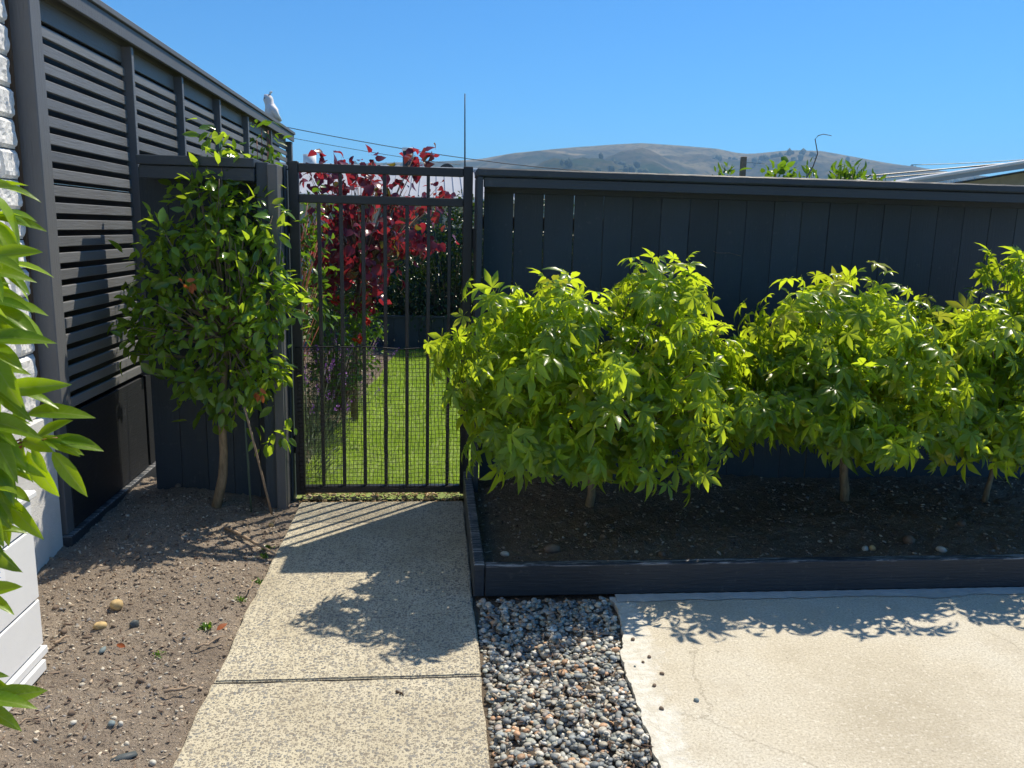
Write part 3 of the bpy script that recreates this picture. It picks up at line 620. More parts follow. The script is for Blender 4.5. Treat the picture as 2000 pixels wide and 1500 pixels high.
def sample(E, N, lo=.72, hi=1.02, inner=.62):
    w_ = np.array([(r[0]*r[2]+r[0]*r[1]+r[1]*r[2]) for _, r in E]); w_ = w_/w_.sum(); P, O = [], []
    tries = 0
    while len(P) < N and tries < N*30:
        tries += 1; k = rng.choice(len(E), p=w_); c, r = E[k]; d = rng.normal(size=3); d /= np.linalg.norm(d)
        q = c+r*d*(lo+(hi-lo)*rng.random()**.6); ok = True
        for j, (c2, r2) in enumerate(E):
            if j != k and (((q-c2)/r2)**2).sum() < inner**2: ok = False; break
        if ok: P.append(q); g_ = d/r; O.append(g_/np.linalg.norm(g_))
    return np.array(P), np.array(O)
def nz(N, s): return rng.normal(0, s, (N, 3))
def shrub(name, label, cat, spec, base, nshoot, per, size, kind, m, mtwig, ntop=300, group=None, droop=.9, outk=.6, trunks=None, spread=.05, inner_n=0, clipf=None, tr_m=None, twr=.003, nup=.5, jit=.35, dY=0.0):
    root = empty(name, base, label, cat, group); E = ells(spec, dY)
    SP, SO = sample(E, nshoot)
    if clipf is not None: k = clipf(SP); SP, SO = SP[k], SO[k]
    N = len(SP)*per; P = np.repeat(SP, per, 0)+nz(N, spread); O = np.repeat(SO, per, 0)
    if clipf is not None: k = clipf(P); P, O = P[k], O[k]; N = len(P)
    tip = O*outk+nz(N, jit)+np.array([0, 0, -droop]); tip[:, 2] += .45*np.clip(O[:, 2], 0, 1)*droop
    nrm = O*.8+np.array([0, 0, nup])+nz(N, jit); S = size*(.5+.65*rng.random(N))
    if inner_n:
        IP, IO = sample(E, inner_n, .25, .72, 0); 
        if clipf is not None: k = clipf(IP); IP, IO = IP[k], IO[k]
        n2 = len(IP)
    sc = visible(P, O)+rng.random(N)*.25; order = np.argsort(-sc); a, b = order[:ntop], order[ntop:]
    if ntop: leafobjs(kind, P[a], tip[a], nrm[a], S[a], m, root)
    Pb, tb, nb, Sb = P[b], tip[b], nrm[b], S[b]
    if inner_n: Pb = np.vstack([Pb, IP]); tb = np.vstack([tb, IO*.5+nz(n2, .4)+np.array([0, 0, -.7])]); nb = np.vstack([nb, IO+nz(n2, .5)]); Sb = np.concatenate([Sb, size*(.7+.4*rng.random(n2))])
    if len(Pb): tag(leafmesh('foliage', kind, Pb, tb, nb, Sb, m, root), kind='stuff')
    base = np.array(base, float)
    if trunks:
        for tp in trunks: tubes('trunk', [(tp[0], tp[1])], tr_m or M['bark'], root, 9)
        hub = np.array(trunks[0][0][-1])
    else: hub = base+np.array([0, 0, .12])
    L = []
    for q in SP[::max(1, len(SP)//90)]:
        mid = hub+(q-hub)*.5+np.array([0, 0, -.04])+rng.normal(0, .02, 3); L.append(([hub+rng.normal(0, .01, 3), mid, q], [twr*2.2, twr*1.4, twr*.6]))
    tag(tubes('branches', L, mtwig, root, 4, WL[root]), kind='stuff')
    return root
frontclip = lambda P: P[:, 1] < FY-.05

# three lobed-leaf bushes in the planter
A = [(1140, 765, 3.90, 215, 120, .32), (1000, 720, 3.85, 105, 95, .24), (975, 610, 3.85, 50, 55, .15), (1080, 640, 3.9, 105, 80, .24), (1280, 610, 3.95, 70, 90, .2), (1240, 545, 3.95, 42, 32, .12), (1340, 560, 3.95, 32, 30, .12), (868, 655, 3.75, 32, 24, .08), (1345, 730, 3.9, 95, 105, .24), (1440, 790, 3.85, 55, 60, .16), (1225, 885, 3.72, 60, 65, .18), (1090, 835, 3.75, 110, 55, .22), (1330, 850, 3.8, 60, 50, .18), (1160, 660, 3.72, 120, 90, .18), (980, 830, 3.75, 55, 60, .18), (1405, 668, 4.0, 42, 28, .12), (965, 700, 4.45, 55, 85, .16), (1040, 690, 4.5, 70, 90, .14)]
B = [(1640, 740, 4.0, 160, 110, .28), (1550, 630, 3.95, 70, 80, .2), (1670, 620, 4.0, 90, 75, .22), (1560, 750, 3.85, 85, 90, .2), (1740, 680, 3.95, 75, 90, .22), (1690, 810, 3.85, 120, 55, .22), (1600, 795, 3.85, 75, 50, .2), (1800, 780, 3.9, 50, 75, .2), (1500, 700, 4.0, 40, 60, .15)]
Cc_ = [(1900, 740, 4.05, 105, 115, .28), (1860, 640, 4.0, 70, 60, .2), (1960, 650, 4.0, 70, 70, .22), (1945, 520, 4.1, 26, 30, .1), (2010, 570, 4.1, 45, 55, .15), (1900, 815, 3.95, 95, 55, .22), (2080, 760, 4.0, 120, 130, .3), (1995, 815, 3.95, 60, 55, .2), (2060, 620, 4.05, 60, 60, .2)]
A, B, Cc_ = [[(a_, b_, Y_, rx*.93, ry*.93, rd*1.75) for a_, b_, Y_, rx, ry, rd in q_] for q_ in (A, B, Cc_)]
LBL = 'lobed leaf bushes in the planter'
def trunkpts(x0, y0, x1, y1, Y, z0, n=6, lean=0.0):
    a = at(x0, y0, Y); b = at(x1, y1, Y+lean); a[2] = z0-.03; return [a+(b-a)*k/(n-1)+(rng.normal(0, .006, 3) if 0 < k < n-1 else 0) for k in range(n)]
def rads(a, b, n=6): return list(np.linspace(a, b, n))
TA = trunkpts(1150, 960, 1160, 820, 4.0, .08); TB = trunkpts(1648, 985, 1650, 850, 4.05, .09); TC = trunkpts(1922, 985, 1950, 860, 4.05, .09)
shrub('lobed_bush', 'widest bright green lobed-leaf bush, nearest the gate', 'bush', A, tuple(TA[0]), 300, 6, .130, 'palm', M['leafA'], M['barkg'], 300, LBL, trunks=[(TA, rads(.024, .016))], spread=.036, inner_n=600, clipf=frontclip, dY=-.30, droop=1.3)
shrub('lobed_bush', 'middle lobed-leaf bush with a straight bare trunk', 'bush', B, tuple(TB[0]), 270, 6, .127, 'palm', M['leafA'], M['barkg'], 300, LBL, trunks=[(TB, rads(.026, .018))], spread=.045, inner_n=300, clipf=frontclip, dY=-.30, droop=1.3)
shrub('lobed_bush', 'rightmost lobed-leaf bush with a leaning trunk, cut by the photo edge', 'bush', Cc_, tuple(TC[0]), 270, 6, .127, 'palm', M['leafA'], M['barkg'], 300, LBL, trunks=[(TC, rads(.016, .010))], spread=.045, inner_n=300, clipf=frontclip, dY=-.30, droop=1.3)

# camellia in front of the panel
K = [(430, 520, 4.0, 105, 85, .22), (395, 425, 4.05, 58, 75, .16), (470, 425, 4.05, 70, 62, .16), (430, 350, 4.05, 26, 45, .1), (330, 480, 3.95, 50, 36, .14), (300, 580, 3.95, 55, 80, .18), (400, 640, 3.95, 130, 90, .24), (500, 600, 3.95, 75, 100, .2), (525, 610, 3.9, 30, 55, .12), (430, 740, 3.95, 95, 55, .2), (520, 720, 3.95, 55, 60, .16), (440, 800, 3.95, 45, 25, .12), (540, 480, 4.0, 20, 55, .1), (290, 660, 3.95, 40, 45, .14), (405, 350, 4.1, 22, 28, .07), (420, 275, 4.15, 13, 38, .05), (545, 850, 3.9, 38, 20, .08), (500, 350, 4.1, 16, 22, .05)]
K = [(a_, b_, Y_+.18, rx, ry, rd*.75) for a_, b_, Y_, rx, ry, rd in K]
tb = gr(430, 972, .04); TK = [np.array([tb[0], 4.2, .0])]+[at(px_, py_, 4.2) for px_, py_ in ((435, 930), (437, 885), (434, 830), (436, 760), (445, 640))]
cam_clip = lambda P: (P[:, 1] < PY-.05) | (P[:, 2] > 1.86)
cm = shrub('camellia_tree', 'small glossy-leaved tree on a crooked bare trunk before the dark panel', 'tree', K, tuple(TK[0]), 235, 6, .078, 'cam', M['leafC'], M['barkg'], 300, None, .25, .9, [(TK, [.028, .024, .021, .02, .017, .012])], .035, 700, lambda P: (P[:, 1] < PY-.02) & (P[:, 0] > -1.62), nup=.7, jit=.45)
for (a_, b_, n_) in ((505, 768, 8), (355, 545, 3), (378, 555, 3)):
    c_ = at(a_, b_, 3.93); P = c_+nz(n_, .012); leafobjs('cam', P, nz(n_, .5)+np.array([0, 0, -.8]), nz(n_, .6)+np.array([0, -1, 0]), np.full(n_, .042), M['dead'], cm, 'dead_leaf')
# shoots rising behind the panel
K2 = [(440, 290, 4.75, 14, 18, .05), (512, 262, 4.75, 14, 18, .05), (525, 292, 4.8, 24, 14, .07), (425, 325, 4.8, 40, 20, .12), (500, 335, 4.8, 60, 28, .15), (590, 450, 4.95, 12, 100, .06), (616, 430, 5.1, 20, 50, .08), (622, 530, 5.15, 22, 70, .1), (610, 600, 5.1, 28, 60, .12), (560, 600, 5.0, 40, 150, .2)]
shrub('camellia_shrub', 'glossy shrub behind the dark panel, its shoots rising over the cap', 'shrub', K2, (-1.05, 4.95, 0), 80, 6, .062, 'cam', M['leafG'], M['redstem'], 150, None, .25, .8, None, .035, 200, lambda P: P[:, 1] > PY+.18, nup=.7, jit=.45)
# stakes
def stake(nm, x0, y0, x1, y1, Y0, Y1, r, m, label):
    a, b = at(x0, y0, Y0), at(x1, y1, Y1); o = tubes(nm, [([a, a*.6+b*.4, a*.2+b*.8, b], [r, r, r*1.1, r*1.1])], m); tag(o, label, 'stake')
M['green'] = flat('green_stake', (.05, .09, .07), .5)
stake('stake', 478, 795, 531, 1004, 3.95, 4.13, .0055, M['twig'], 'leaning pale bamboo stake under the small tree')
stake('stake', 476, 790, 491, 1000, 4.0, 4.15, .005, M['green'], 'dark green stake just left of the bamboo one')

# near plant at the left edge
fr = empty('leafy_shrub', (-1.05, 1.45, 0), 'bright yellow-green long-leaved shrub nearest the camera, at the left edge', 'shrub')
hub = np.array([-1.02, 1.42, .55]); tubes('stem', [([(-1.05, 1.45, -.02), (-1.04, 1.44, .3), hub, (-.99, 1.42, 1.1), (-.97, 1.42, 1.5)], [.016, .014, .012, .009, .005])], M['barkg'], fr)
CL = [(-10, 365, 1.45, 6), (0, 425, 1.5, 9), (-15, 505, 1.42, 9), (20, 520, 1.55, 6), (-5, 590, 1.45, 8), (-10, 665, 1.4, 8), (5, 715, 1.5, 8), (20, 765, 1.45, 5), (70, 858, 1.48, 4), (-10, 820, 1.42, 9), (100, 855, 1.48, 5), (5, 900, 1.45, 9), (-15, 960, 1.4, 9), (20, 950, 1.5, 6), (-15, 1035, 1.42, 8), (-25, 1160, 1.42, 4), (-45, 1240, 1.42, 4), (-40, 1315, 1.42, 7), (-30, 1370, 1.38, 5), (-90, 450, 1.4, 8), (-90, 600, 1.45, 9), (-100, 750, 1.4, 9), (-110, 900, 1.45, 9), (-110, 1060, 1.4, 9), (-120, 1250, 1.4, 8), (-60, 530, 1.5, 8), (-60, 700, 1.5, 8), (-60, 880, 1.5, 8), (-70, 1020, 1.5, 8)]
P, Tt, Nn, Ss = [], [], [], []; ST = []
for (a_, b_, Y_, n_) in CL:
    n_ = max(3, n_-2)
    a_ -= 28; c_ = at(a_, b_, Y_); nexth = hub+np.array([0, 0, (c_[2]-.55)*.8]); ST.append(([nexth, (nexth+c_)/2+np.array([0, 0, .01]), c_], [.0035, .0028, .0018]))
    for k in range(n_):
        an = R(random.uniform(-85, 12) if a_ > -78 else random.uniform(-180, 60)); d = rt*math.cos(an)+up*math.sin(an)-fw*random.uniform(-.35, .45)
        P.append(c_+d*random.uniform(-.012, .012)); Tt.append(d); Nn.append(up*.8-fw*.7+np.array([random.gauss(0, .35) for _ in range(3)])); Ss.append(random.uniform(.062, .108))
# the reaching spray
for (a_, b_, an, s) in ((62, 862, 30, .075), (110, 858, -5, .065), (95, 872, -50, .095), (80, 860, 150, .05), (60, 868, -60, .05), (40, 812, 10, .105)):
    an = R(an); c_ = at(a_, b_, 1.48); P.append(c_); Tt.append(rt*math.cos(an)+up*math.sin(an)-fw*.1); Nn.append(up*.7-fw*.9); Ss.append(s)
leafobjs('fore', np.array(P), np.array(Tt), np.array(Nn), np.array(Ss), M['leafF'], fr)
ST.append(([at(-60, 900, 1.46), at(20, 880, 1.47), at(80, 860, 1.48), at(112, 855, 1.48)], [.0035, .003, .0025, .0015]))
tag(tubes('branches', ST, M['redstem'], fr, 5, WL[fr]), kind='stuff')

# ------------------------------------------------------------ garden behind the gate
# lawn blades
N = 110000; u = rng.random(N); Y = 4.56+5.7*u**1.5; X = -1.25+(3.0)*rng.random(N); bed = X < -.80+.0+(Y-5.0)*.075
X = X[~bed]; Y = Y[~bed]; N = len(X); Zb = -.006+.02*fbm(X, Y, 1.5, 12, 3)
hgt = (.022+.028*rng.random(N))*(1+.5*vnoise(X, Y, 3, 5)); wd = .0016+.0016*(Y-4.5)/3; az = rng.random(N)*6.283; lean = rng.normal(0, .012, (N, 2))
V = np.zeros((N, 3, 3)); V[:, 0] = np.stack([X-wd*np.cos(az), Y-wd*np.sin(az), Zb], 1); V[:, 1] = np.stack([X+wd*np.cos(az), Y+wd*np.sin(az), Zb], 1); V[:, 2] = np.stack([X+lean[:, 0], Y+lean[:, 1], Zb+hgt], 1)
o = obj('lawn_grass', mesh('lawn_grass', V.reshape(-1, 3), np.arange(3*N).reshape(-1, 3), M['grass'])); tag(o, 'short sunlit green lawn behind the gate', 'grass', kind='stuff')
# dry strip litter before lawn
scatter_bits('dry_litter', 900, -.74, .17, 4.33, 4.58, lambda X, Y: X*0-.01, np.array([(.45, .33, .17), (.35, .22, .10), (.5, .40, .25), (.25, .18, .1)]), .004, .014, M['chips'], 'dry leaf litter on the strip under the gate')
def weed(px_, py_, n_, s, label, m=None):
    q = gr(px_, py_); q[2] = float(dirt_h(np.array([q[0]]), np.array([q[1]]))[0]); root = empty('weed', tuple(q), label, 'weed')
    P = q+nz(n_, .010)*np.array([1, 1, .2])+np.array([0, 0, .006]); leafmesh('leaves', 'small', P, nz(n_, .8)+np.array([0, 0, .5]), nz(n_, .5)+np.array([0, 0, 1]), s*(.6+.7*rng.random(n_)), m or M['leafG'], root)
weed(505, 1130, 60, .014, 'small bright green weed tuft at the path edge'); weed(468, 1168, 40, .014, 'yellowish weed at the path edge below the bright tuft'); weed(405, 1222, 40, .020, 'taller weed beside the orange fallen leaf')
weed(515, 1078, 70, .014, 'green weed at the shaded corner of the path'); weed(312, 1278, 14, .016, 'single tiny seedling in the middle of the bed'); weed(520, 1065, 50, .02, 'dark green weed against the path under the gate shade')
q = gr(421, 1243); r_ = empty('fallen_leaf', (q[0], q[1], 0), 'orange fallen leaf by the path edge', 'leaf'); leafobjs('cam', q[None]+np.array([0, 0, .02]), np.array([[.5, .4, .3]]), np.array([[0, -.6, .8]]), np.array([.045]), M['dead'], r_, 'blade')
q = gr(248, 1272); r_ = empty('fallen_leaf', (q[0], q[1], 0), 'curled tan fallen leaf right of the blue grey chip', 'leaf'); leafobjs('cam', q[None]+np.array([0, 0, .015]), np.array([[-.8, .3, .1]]), np.array([[0, -.6, .8]]), np.array([.04]), M['dead'], r_, 'blade')

# red leaved tree
RT = [(630, 345, 6.3, 35, 25, .2), (650, 440, 6.3, 50, 60, .3), (700, 380, 6.3, 65, 38, .3), (745, 430, 6.2, 75, 60, .35), (690, 520, 6.2, 70, 70, .35), (800, 400, 6.3, 45, 40, .25), (830, 445, 6.3, 40, 40, .2), (790, 312, 6.3, 36, 14, .12), (638, 305, 6.3, 16, 14, .1), (668, 312, 6.3, 18, 16, .1), (730, 560, 6.2, 25, 30, .15), (740, 320, 6.3, 14, 10, .08), (860, 375, 6.3, 14, 14, .08), (725, 480, 6.1, 60, 60, .3), (720, 340, 6.4, 40, 22, .2)]
tR = [np.array([-.62, 6.25, -.05]), np.array([-.61, 6.24, .4]), np.array([-.60, 6.25, .8]), np.array([-.56, 6.25, 1.2])]
shrub('red_leaved_tree', 'small tree of dark red heart-shaped leaves behind the gate', 'tree', RT, tuple(tR[0]), 165, 5, .080, 'heart', M['leafR'], M['barkg'], 300, None, .7, .5, [(tR, [.03, .026, .022, .018])], .05, 120, None, M['barkg'], jit=.45)
# green and rose shrubs below, with red flowers
GS = [(620, 600, 5.9, 40, 70, .25), (660, 660, 5.9, 45, 60, .25), (700, 690, 6.1, 35, 50, .2), (735, 640, 6.2, 14, 20, .1), (690, 610, 6.1, 35, 40, .2), (640, 740, 5.8, 45, 50, .2)]
rs = shrub('rose_bush', 'green bush with a few red flowers under the red tree', 'bush', GS, (-.72, 6.0, 0), 260, 5, .050, 'cam', M['leafG'], M['barkg'], 120, None, .3, .8, None, .035, 200, None, None, .002)
for (a_, b_) in ((722, 627), (700, 663), (653, 588)):
    c_ = at(a_, b_, 5.8); n_ = 14; leafmesh('flower', 'heart', c_+nz(n_, .008), nz(n_, .6), nz(n_, 1), np.full(n_, .030), M['redpetal'], rs)
# lavender
def lavender(px_, py_, Y_, hs, label, seed):
    q = gr(px_, py_); b = np.array([q[0], q[1], 0]); root = empty('lavender_plant', tuple(b), label, 'plant', 'lavender beside the lawn'); n_ = 1300
    O = rng.normal(size=(n_, 3)); O[:, 2] = abs(O[:, 2]); O /= np.linalg.norm(O, axis=1)[:, None]; P = b+O*np.array([.17, .26, .34])*(.4+.6*rng.random(n_)[:, None])*hs
    tag(leafmesh('foliage', 'needle', P, O+nz(n_, .4)+np.array([0, 0, .6]), nz(n_, 1), .05*(.7+.6*rng.random(n_)), M['leafL'], root), kind='stuff')
    L, FP, FT = [], [], []
    for _ in range(26):
        d = np.array([rng.normal(0, .35), rng.normal(0, .35), 1.0]); d /= np.linalg.norm(d); l = (.42+.25*rng.random())*hs; a = b+d*.2*hs; e = b+d*l; L.append(([a, (a+e)/2, e], .0015))
        for k in range(14): FP.append(e+d*.05*(rng.random()-.6)*1.6+rng.normal(0, .005, 3)); FT.append(d*.4+rng.normal(0, .7, 3))
    tag(tubes('stems', L, M['leafL'], root, 3, WL[root]), kind='stuff'); FP = np.array(FP)
    tag(leafmesh('flowers', 'small', FP, np.array(FT), nz(len(FP), 1), .014*(.7+.6*rng.random(len(FP))), M['purple'], root), kind='stuff')
lavender(600, 925, 0, 1.15, 'purple flowered lavender nearest the gate, left of the lawn', 1); lavender(618, 870, 0, 1.15, 'second purple lavender behind the gate', 2); lavender(640, 830, 0, 1.1, 'middle lavender below the red tree', 3); lavender(676, 795, 0, 1.0, 'farthest lavender at the end of the bed', 4)
box_b = obj('bed_edge_soil', gridmesh('bed_edge_soil', -1.6, -.40, 4.6, 10.2, 60, 200, lambda X, Y: np.where(X < -.82+(Y-5.0)*.078+.03*vnoise(X, Y, 4, 3), .02, -.05)+.01*fbm(X, Y, 12, 6), M['soil'])); tag(box_b, kind='structure')
# hedge at the back of the lawn, and a dark low fence under it
HD = [(790, 520, 10.4, 55, 60, .35), (860, 480, 10.4, 60, 75, .4), (920, 480, 10.4, 50, 95, .4), (850, 590, 10.4, 110, 60, .45), (730, 570, 10.5, 50, 50, .3), (990, 500, 10.4, 70, 110, .4), (1080, 500, 10.4, 70, 110, .4), (1180, 500, 10.4, 80, 100, .4), (640, 560, 10.5, 70, 80, .4), (905, 410, 10.4, 30, 20, .2), (860, 640, 10.45, 160, 45, .4), (1060, 620, 10.45, 120, 60, .4), (690, 630, 10.5, 120, 50, .4)]
shrub('hedge', 'dense dark evergreen hedge at the far end of the lawn', 'hedge', HD, (.2, 10.6, 0), 2600, 5, .060, 'cam', M['leafH'], M['barkg'], 0, None, .3, .8, None, .05, 6000, lambda P: P[:, 0] > -1.58, None, .004)
bf = empty('added_back_fence', (.9, 10.98, 0), 'added dark board fence closing bright gaps behind the far evergreen hedge', 'fence')  # added: dark boards block the bright house wall showing through the hedge
x = -1.6
while x < 4.5: box('board', x, x+.148, 10.96, 10.98, .0, 1.5, M['fence'], bf, .002); x += .15
lf = empty('low_fence', (.0, 10.05, 0), 'low dark blue-black fence in the shade below the far hedge', 'fence')
x = -1.4
while x < 3.5: box('board', x, x+.148, 10.0, 10.02, .0, .40, M['fence'], lf, .002); x += .151
box('top_rail', -1.4, 3.5, 9.985, 10.03, .402, .43, M['fenceh'], lf)
# tops of plants behind the right fence
def topplant(nm, label, spec, nsh, size, kind, m, upw=.9, base=(2.7, 5.0, 0), nt=60):
    return shrub(nm, label, 'plant', spec, base, nsh, 6, size, kind, m, M['barkg'], nt, 'plants behind the right fence', -upw, .7, None, .03, 0, lambda P: P[:, 1] > FY+.2, None, .003, .6, .4)
topplant('garden_shrub', 'leafy shoots showing over the fence just left of the wooden stake', [(1423, 346, 5.1, 12, 6, .05)], 6, .07, 'fore', M['leafG'], base=(1.72, 5.1, 0))
topplant('garden_shrub', 'small leafy sprig over the fence just right of the wooden stake', [(1505, 342, 5.1, 14, 7, .06), (1540, 350, 5.1, 8, 5, .05)], 6, .055, 'heart', M['leafG'], base=(2.0, 5.1, 0))
topplant('garden_shrub', 'bright yellow-green leafy top over the fence below the tendril', [(1590, 350, 5.1, 14, 9, .06), (1620, 348, 5.1, 18, 12, .08), (1660, 348, 5.1, 20, 12, .08), (1695, 356, 5.1, 24, 8, .08)], 30, .06, 'fore', M['leafG'], base=(2.5, 5.1, 0), nt=120)
P = [at(a_, b_, 5.0) for a_, b_ in ((1570, 372), (1576, 346), (1588, 325), (1597, 300), (1594, 283), (1592, 272), (1598, 265), (1608, 262), (1624, 265))]
o = tubes('tendril', [(P, [.004, .004, .0035, .0035, .003, .003, .003, .0025, .002])], M['barkg']); tag(o, 'curled thin climbing tendril standing up over the right fence', 'vine')
sp_ = empty('garden_post', tuple(at(1449, 700, 5.2)*np.array([1, 1, 0])), 'weathered wooden post top with a wire showing over the fence', 'post')
a_ = at(1449, 345, 5.2); top = at(1453, 306, 5.2); box('post', a_[0]-.012, a_[0]+.018, 5.18, 5.22, -.1, float(top[2]), M['twig'], sp_, .003)
tubes('wire', [([at(1455, 317, 5.19), at(1510, 321, 5.4), at(1600, 324, 5.9)], .0012)], M['gate'], sp_, 3)
P = [at(908, y_, 14) for y_ in (560, 400, 330, 260, 183)]
o = tubes('antenna_mast', [(P, [.02, .018, .015, .012, .009])], M['gate'], None, 5); tag(o, 'thin tall mast rising behind the right gate post', 'mast')

# ------------------------------------------------------------ houses beyond
M['roof'] = flat('corrugated_roof', (.34, .36, .40), .55, .0, .08, 1); M['wallh'] = flat('house_cladding', (.45, .43, .38), .8); M['trim'] = flat('white_trim', (.75, .75, .73), .6)
M['tan'] = flat('tan_soffit', (.36, .30, .21), .8); M['glass'] = flat('window_glass', (.03, .04, .05), .1)
hA = empty('house', (-2, 27, 0), 'low house with a pale grey ribbed metal roof behind the gate', 'house')
box('wall', -8.0, 2.6, 23.4, 30.6, -.1, 2.3, M['wallh'], hA, 0)
box('window', -1.5, .2, 23.36, 23.398, 1.0, 2.0, M['glass'], hA, 0)
e0, e1 = at(925, 386, 23), at(600, 320, 27); zr = 3.32; ze = 2.33
for (ya, za, yb, zb) in ((23.0, ze, 27.0, zr), (31.0, ze, 27.0, zr)):
    n_ = 56; V, Fc = [], []
    for i in range(n_+1):
        x = -8.4+(11.4)*i/n_; rib = .035 if i % 2 else 0
        for (yy, zz) in ((ya, za), (yb, zb)):
            V += [(x-.02, yy, zz+rib), (x+.02, yy, zz+rib)]
    # ribs as raised strips on a flat sheet
    V, Fc = [(-8.4, ya, za), (3.0, ya, za), (3.0, yb, zb), (-8.4, yb, zb)], [(0, 1, 2, 3)]
    for i in range(46):
        x = -8.3+.245*i; n = len(V); 
        V += [(x-.03, ya, za), (x, ya, za+.05), (x+.03, ya, za), (x-.03, yb, zb), (x, yb, zb+.05), (x+.03, yb, zb)]; Fc += [(n, n+1, n+4, n+3), (n+1, n+2, n+5, n+4)]
    obj('roof', mesh('roof', V, Fc, M['roof']), hA)
box('ridge_cap', -8.4, 3.0, 26.88, 27.12, zr+.02, zr+.09, M['trim'], hA, .01); box('gutter', -8.4, 3.0, 22.88, 23.0, ze-.12, ze-.0, M['trim'], hA, .01)
for g_x in (-8.1, 2.6):
    V = [(g_x, 23.4, 2.3), (g_x, 30.6, 2.3), (g_x, 27, 3.25)]; obj('gable', mesh('gable', V, [(0, 1, 2)], M['wallh']), hA)
c_ = at(797, 320, 26.5); tubes('flue', [([(c_[0], 26.5, 3.0), (c_[0], 26.5, float(at(797, 296, 26.5)[2]))], .17)], M['gate'], hA, 12); tubes('flue_cap', [([(c_[0], 26.5, float(at(797, 295, 26.5)[2])), (c_[0], 26.5, float(at(797, 289, 26.5)[2]))], .19)], M['trim'], hA, 12)
c_ = at(605, 320, 26.5); tubes('vent_cowl', [([(c_[0], 26.5, 3.1), (c_[0], 26.5, float(at(605, 302, 26.5)[2]))], .20)], M['trim'], hA, 12)
c_ = at(873, 330, 27.4); V = [(c_[0]+.25*math.cos(k*math.pi/12), 27.4, c_[2]-.05+.22*math.sin(k*math.pi/12)) for k in range(13)]; dish = [(c_[0], 27.45, c_[2]+.05)]
obj('roof_dome', mesh('roof_dome', V+[(v[0], 27.6, v[2]) for v in V], [tuple(range(13))]+[(i, i+1, i+14, i+13) for i in range(12)], M['gate']), hA)
# right hand house: low gable end
hB = empty('house', (12, 14, 0), 'house with a white roof edge and tan soffit at the far right', 'house')
p0, p1 = at(1775, 353, 12), at(2010, 316, 12); dx = (p1-p0)/np.linalg.norm(p1-p0); pe = p0+dx*8; 
def prism(nm, pts, y0, y1, m, par): n = len(pts); V = [(a_, y0, b_) for a_, b_ in pts]+[(a_, y1, b_) for a_, b_ in pts]; obj(nm, mesh(nm, V, [tuple(range(n)), tuple(range(2*n-1, n-1, -1))]+[(i, n+i, n+(i+1) % n, (i+1) % n) for i in range(n)], m), par)
prism('roof_edge', [(p0[0], p0[2]), (pe[0], pe[2]), (pe[0], pe[2]+.035), (p0[0], p0[2]+.025)], 11.97, 12.0, M['trim'], hB)
prism('roof', [(p0[0]+.05, p0[2]-.02), (pe[0], pe[2]-.02), (pe[0], pe[2]+.015), (p0[0]+.05, p0[2]+.015)], 12.045, 13.1, M['roof'], hB)
prism('barge_board', [(p0[0]+.05, p0[2]-.06), (pe[0], pe[2]-.17), (pe[0], pe[2]-.003), (p0[0]+.05, p0[2]-.003)], 12.0, 12.04, M['roof'], hB)
prism('gable_wall', [(p0[0]+1.0, -.1), (pe[0]-.2, -.1), (pe[0]-.2, pe[2]-.15), (p0[0]+1.0, p0[2]+.0)], 12.35, 13.0, M['tan'], hB)
prism('soffit', [(p0[0]+.3, p0[2]-.03), (pe[0]-.1, pe[2]-.10), (pe[0]-.1, pe[2]-.06), (p0[0]+.3, p0[2]-.005)], 12.045, 12.345, M['tan'], hB)
# cables
def cable(label, pts, Y, r):
    P = [at(a_, b_, Y) for a_, b_ in pts]; Q = []; xs = [p_[0] for p_ in pts]; 
    for k in range(17):
        a_ = xs[0]+(xs[-1]-xs[0])*k/16; b_ = np.polyval(np.polyfit(xs, [p_[1] for p_ in pts], len(pts)-1), a_); Q.append(at(a_, b_, Y))
    o = tubes('overhead_cable', [(Q, r)], M['gate'], None, 4); tag(o, label, 'cable', 'overhead cables')
cable('upper overhead cable from the slatted screen across the gate', ((300, 195), (562, 249), (760, 286), (1300, 340)), 32, .014)
cable('lower faint overhead cable above the gate', ((300, 225), (562, 268), (760, 303), (900, 322)), 34, .010)
cable('topmost overhead cable over the right house', ((1780, 322), (1900, 318), (2200, 292)), 20, .008)
cable('second overhead cable over the right house', ((1700, 342), (1850, 330), (2200, 305)), 20, .008)
cable('thick overhead cable over the right house roof', ((1600, 352), (1800, 334), (2000, 316), (2200, 300)), 18, .014)
cable('lowest overhead cable over the right house roof', ((1600, 358), (1800, 341), (2000, 325), (2200, 312)), 18, .012)

# ------------------------------------------------------------ bird on the screen
BY = 8.85; b0 = atX(537, 238, -1.64); k_ = .33/58.0*1.0
def bp(px_, py_, dy=0.0): q = at(px_, py_, b0[1]+dy); return q
M['bird'] = flat('white_feathers', (.72, .70, .70), .7, 0, .08, 40); M['beak'] = flat('dark_beak', (.04, .05, .06), .4)
bird = empty('cockatoo', tuple(b0), 'white crested cockatoo perched on top of the slatted screen', 'bird')
S_ = b0[1]/FPX
body = [(527, 183, 3), (524, 187, 8), (524, 195, 9.5), (526, 202, 8.5), (528, 208, 10), (530, 216, 13), (533, 224, 12), (538, 230, 8), (544, 234, 4.5), (549, 236, 2)]
tubes('body', [([bp(a_, b_) for a_, b_, _ in body], [r_*S_*.95 for _, _, r_ in body])], M['bird'], bird, 14)
tubes('wing', [([bp(531, 206, -.05), bp(536, 216, -.065), bp(542, 227, -.05), bp(550, 236, -.02)], [4*S_, 6*S_, 4.5*S_, 1*S_])], M['bird'], bird, 8)
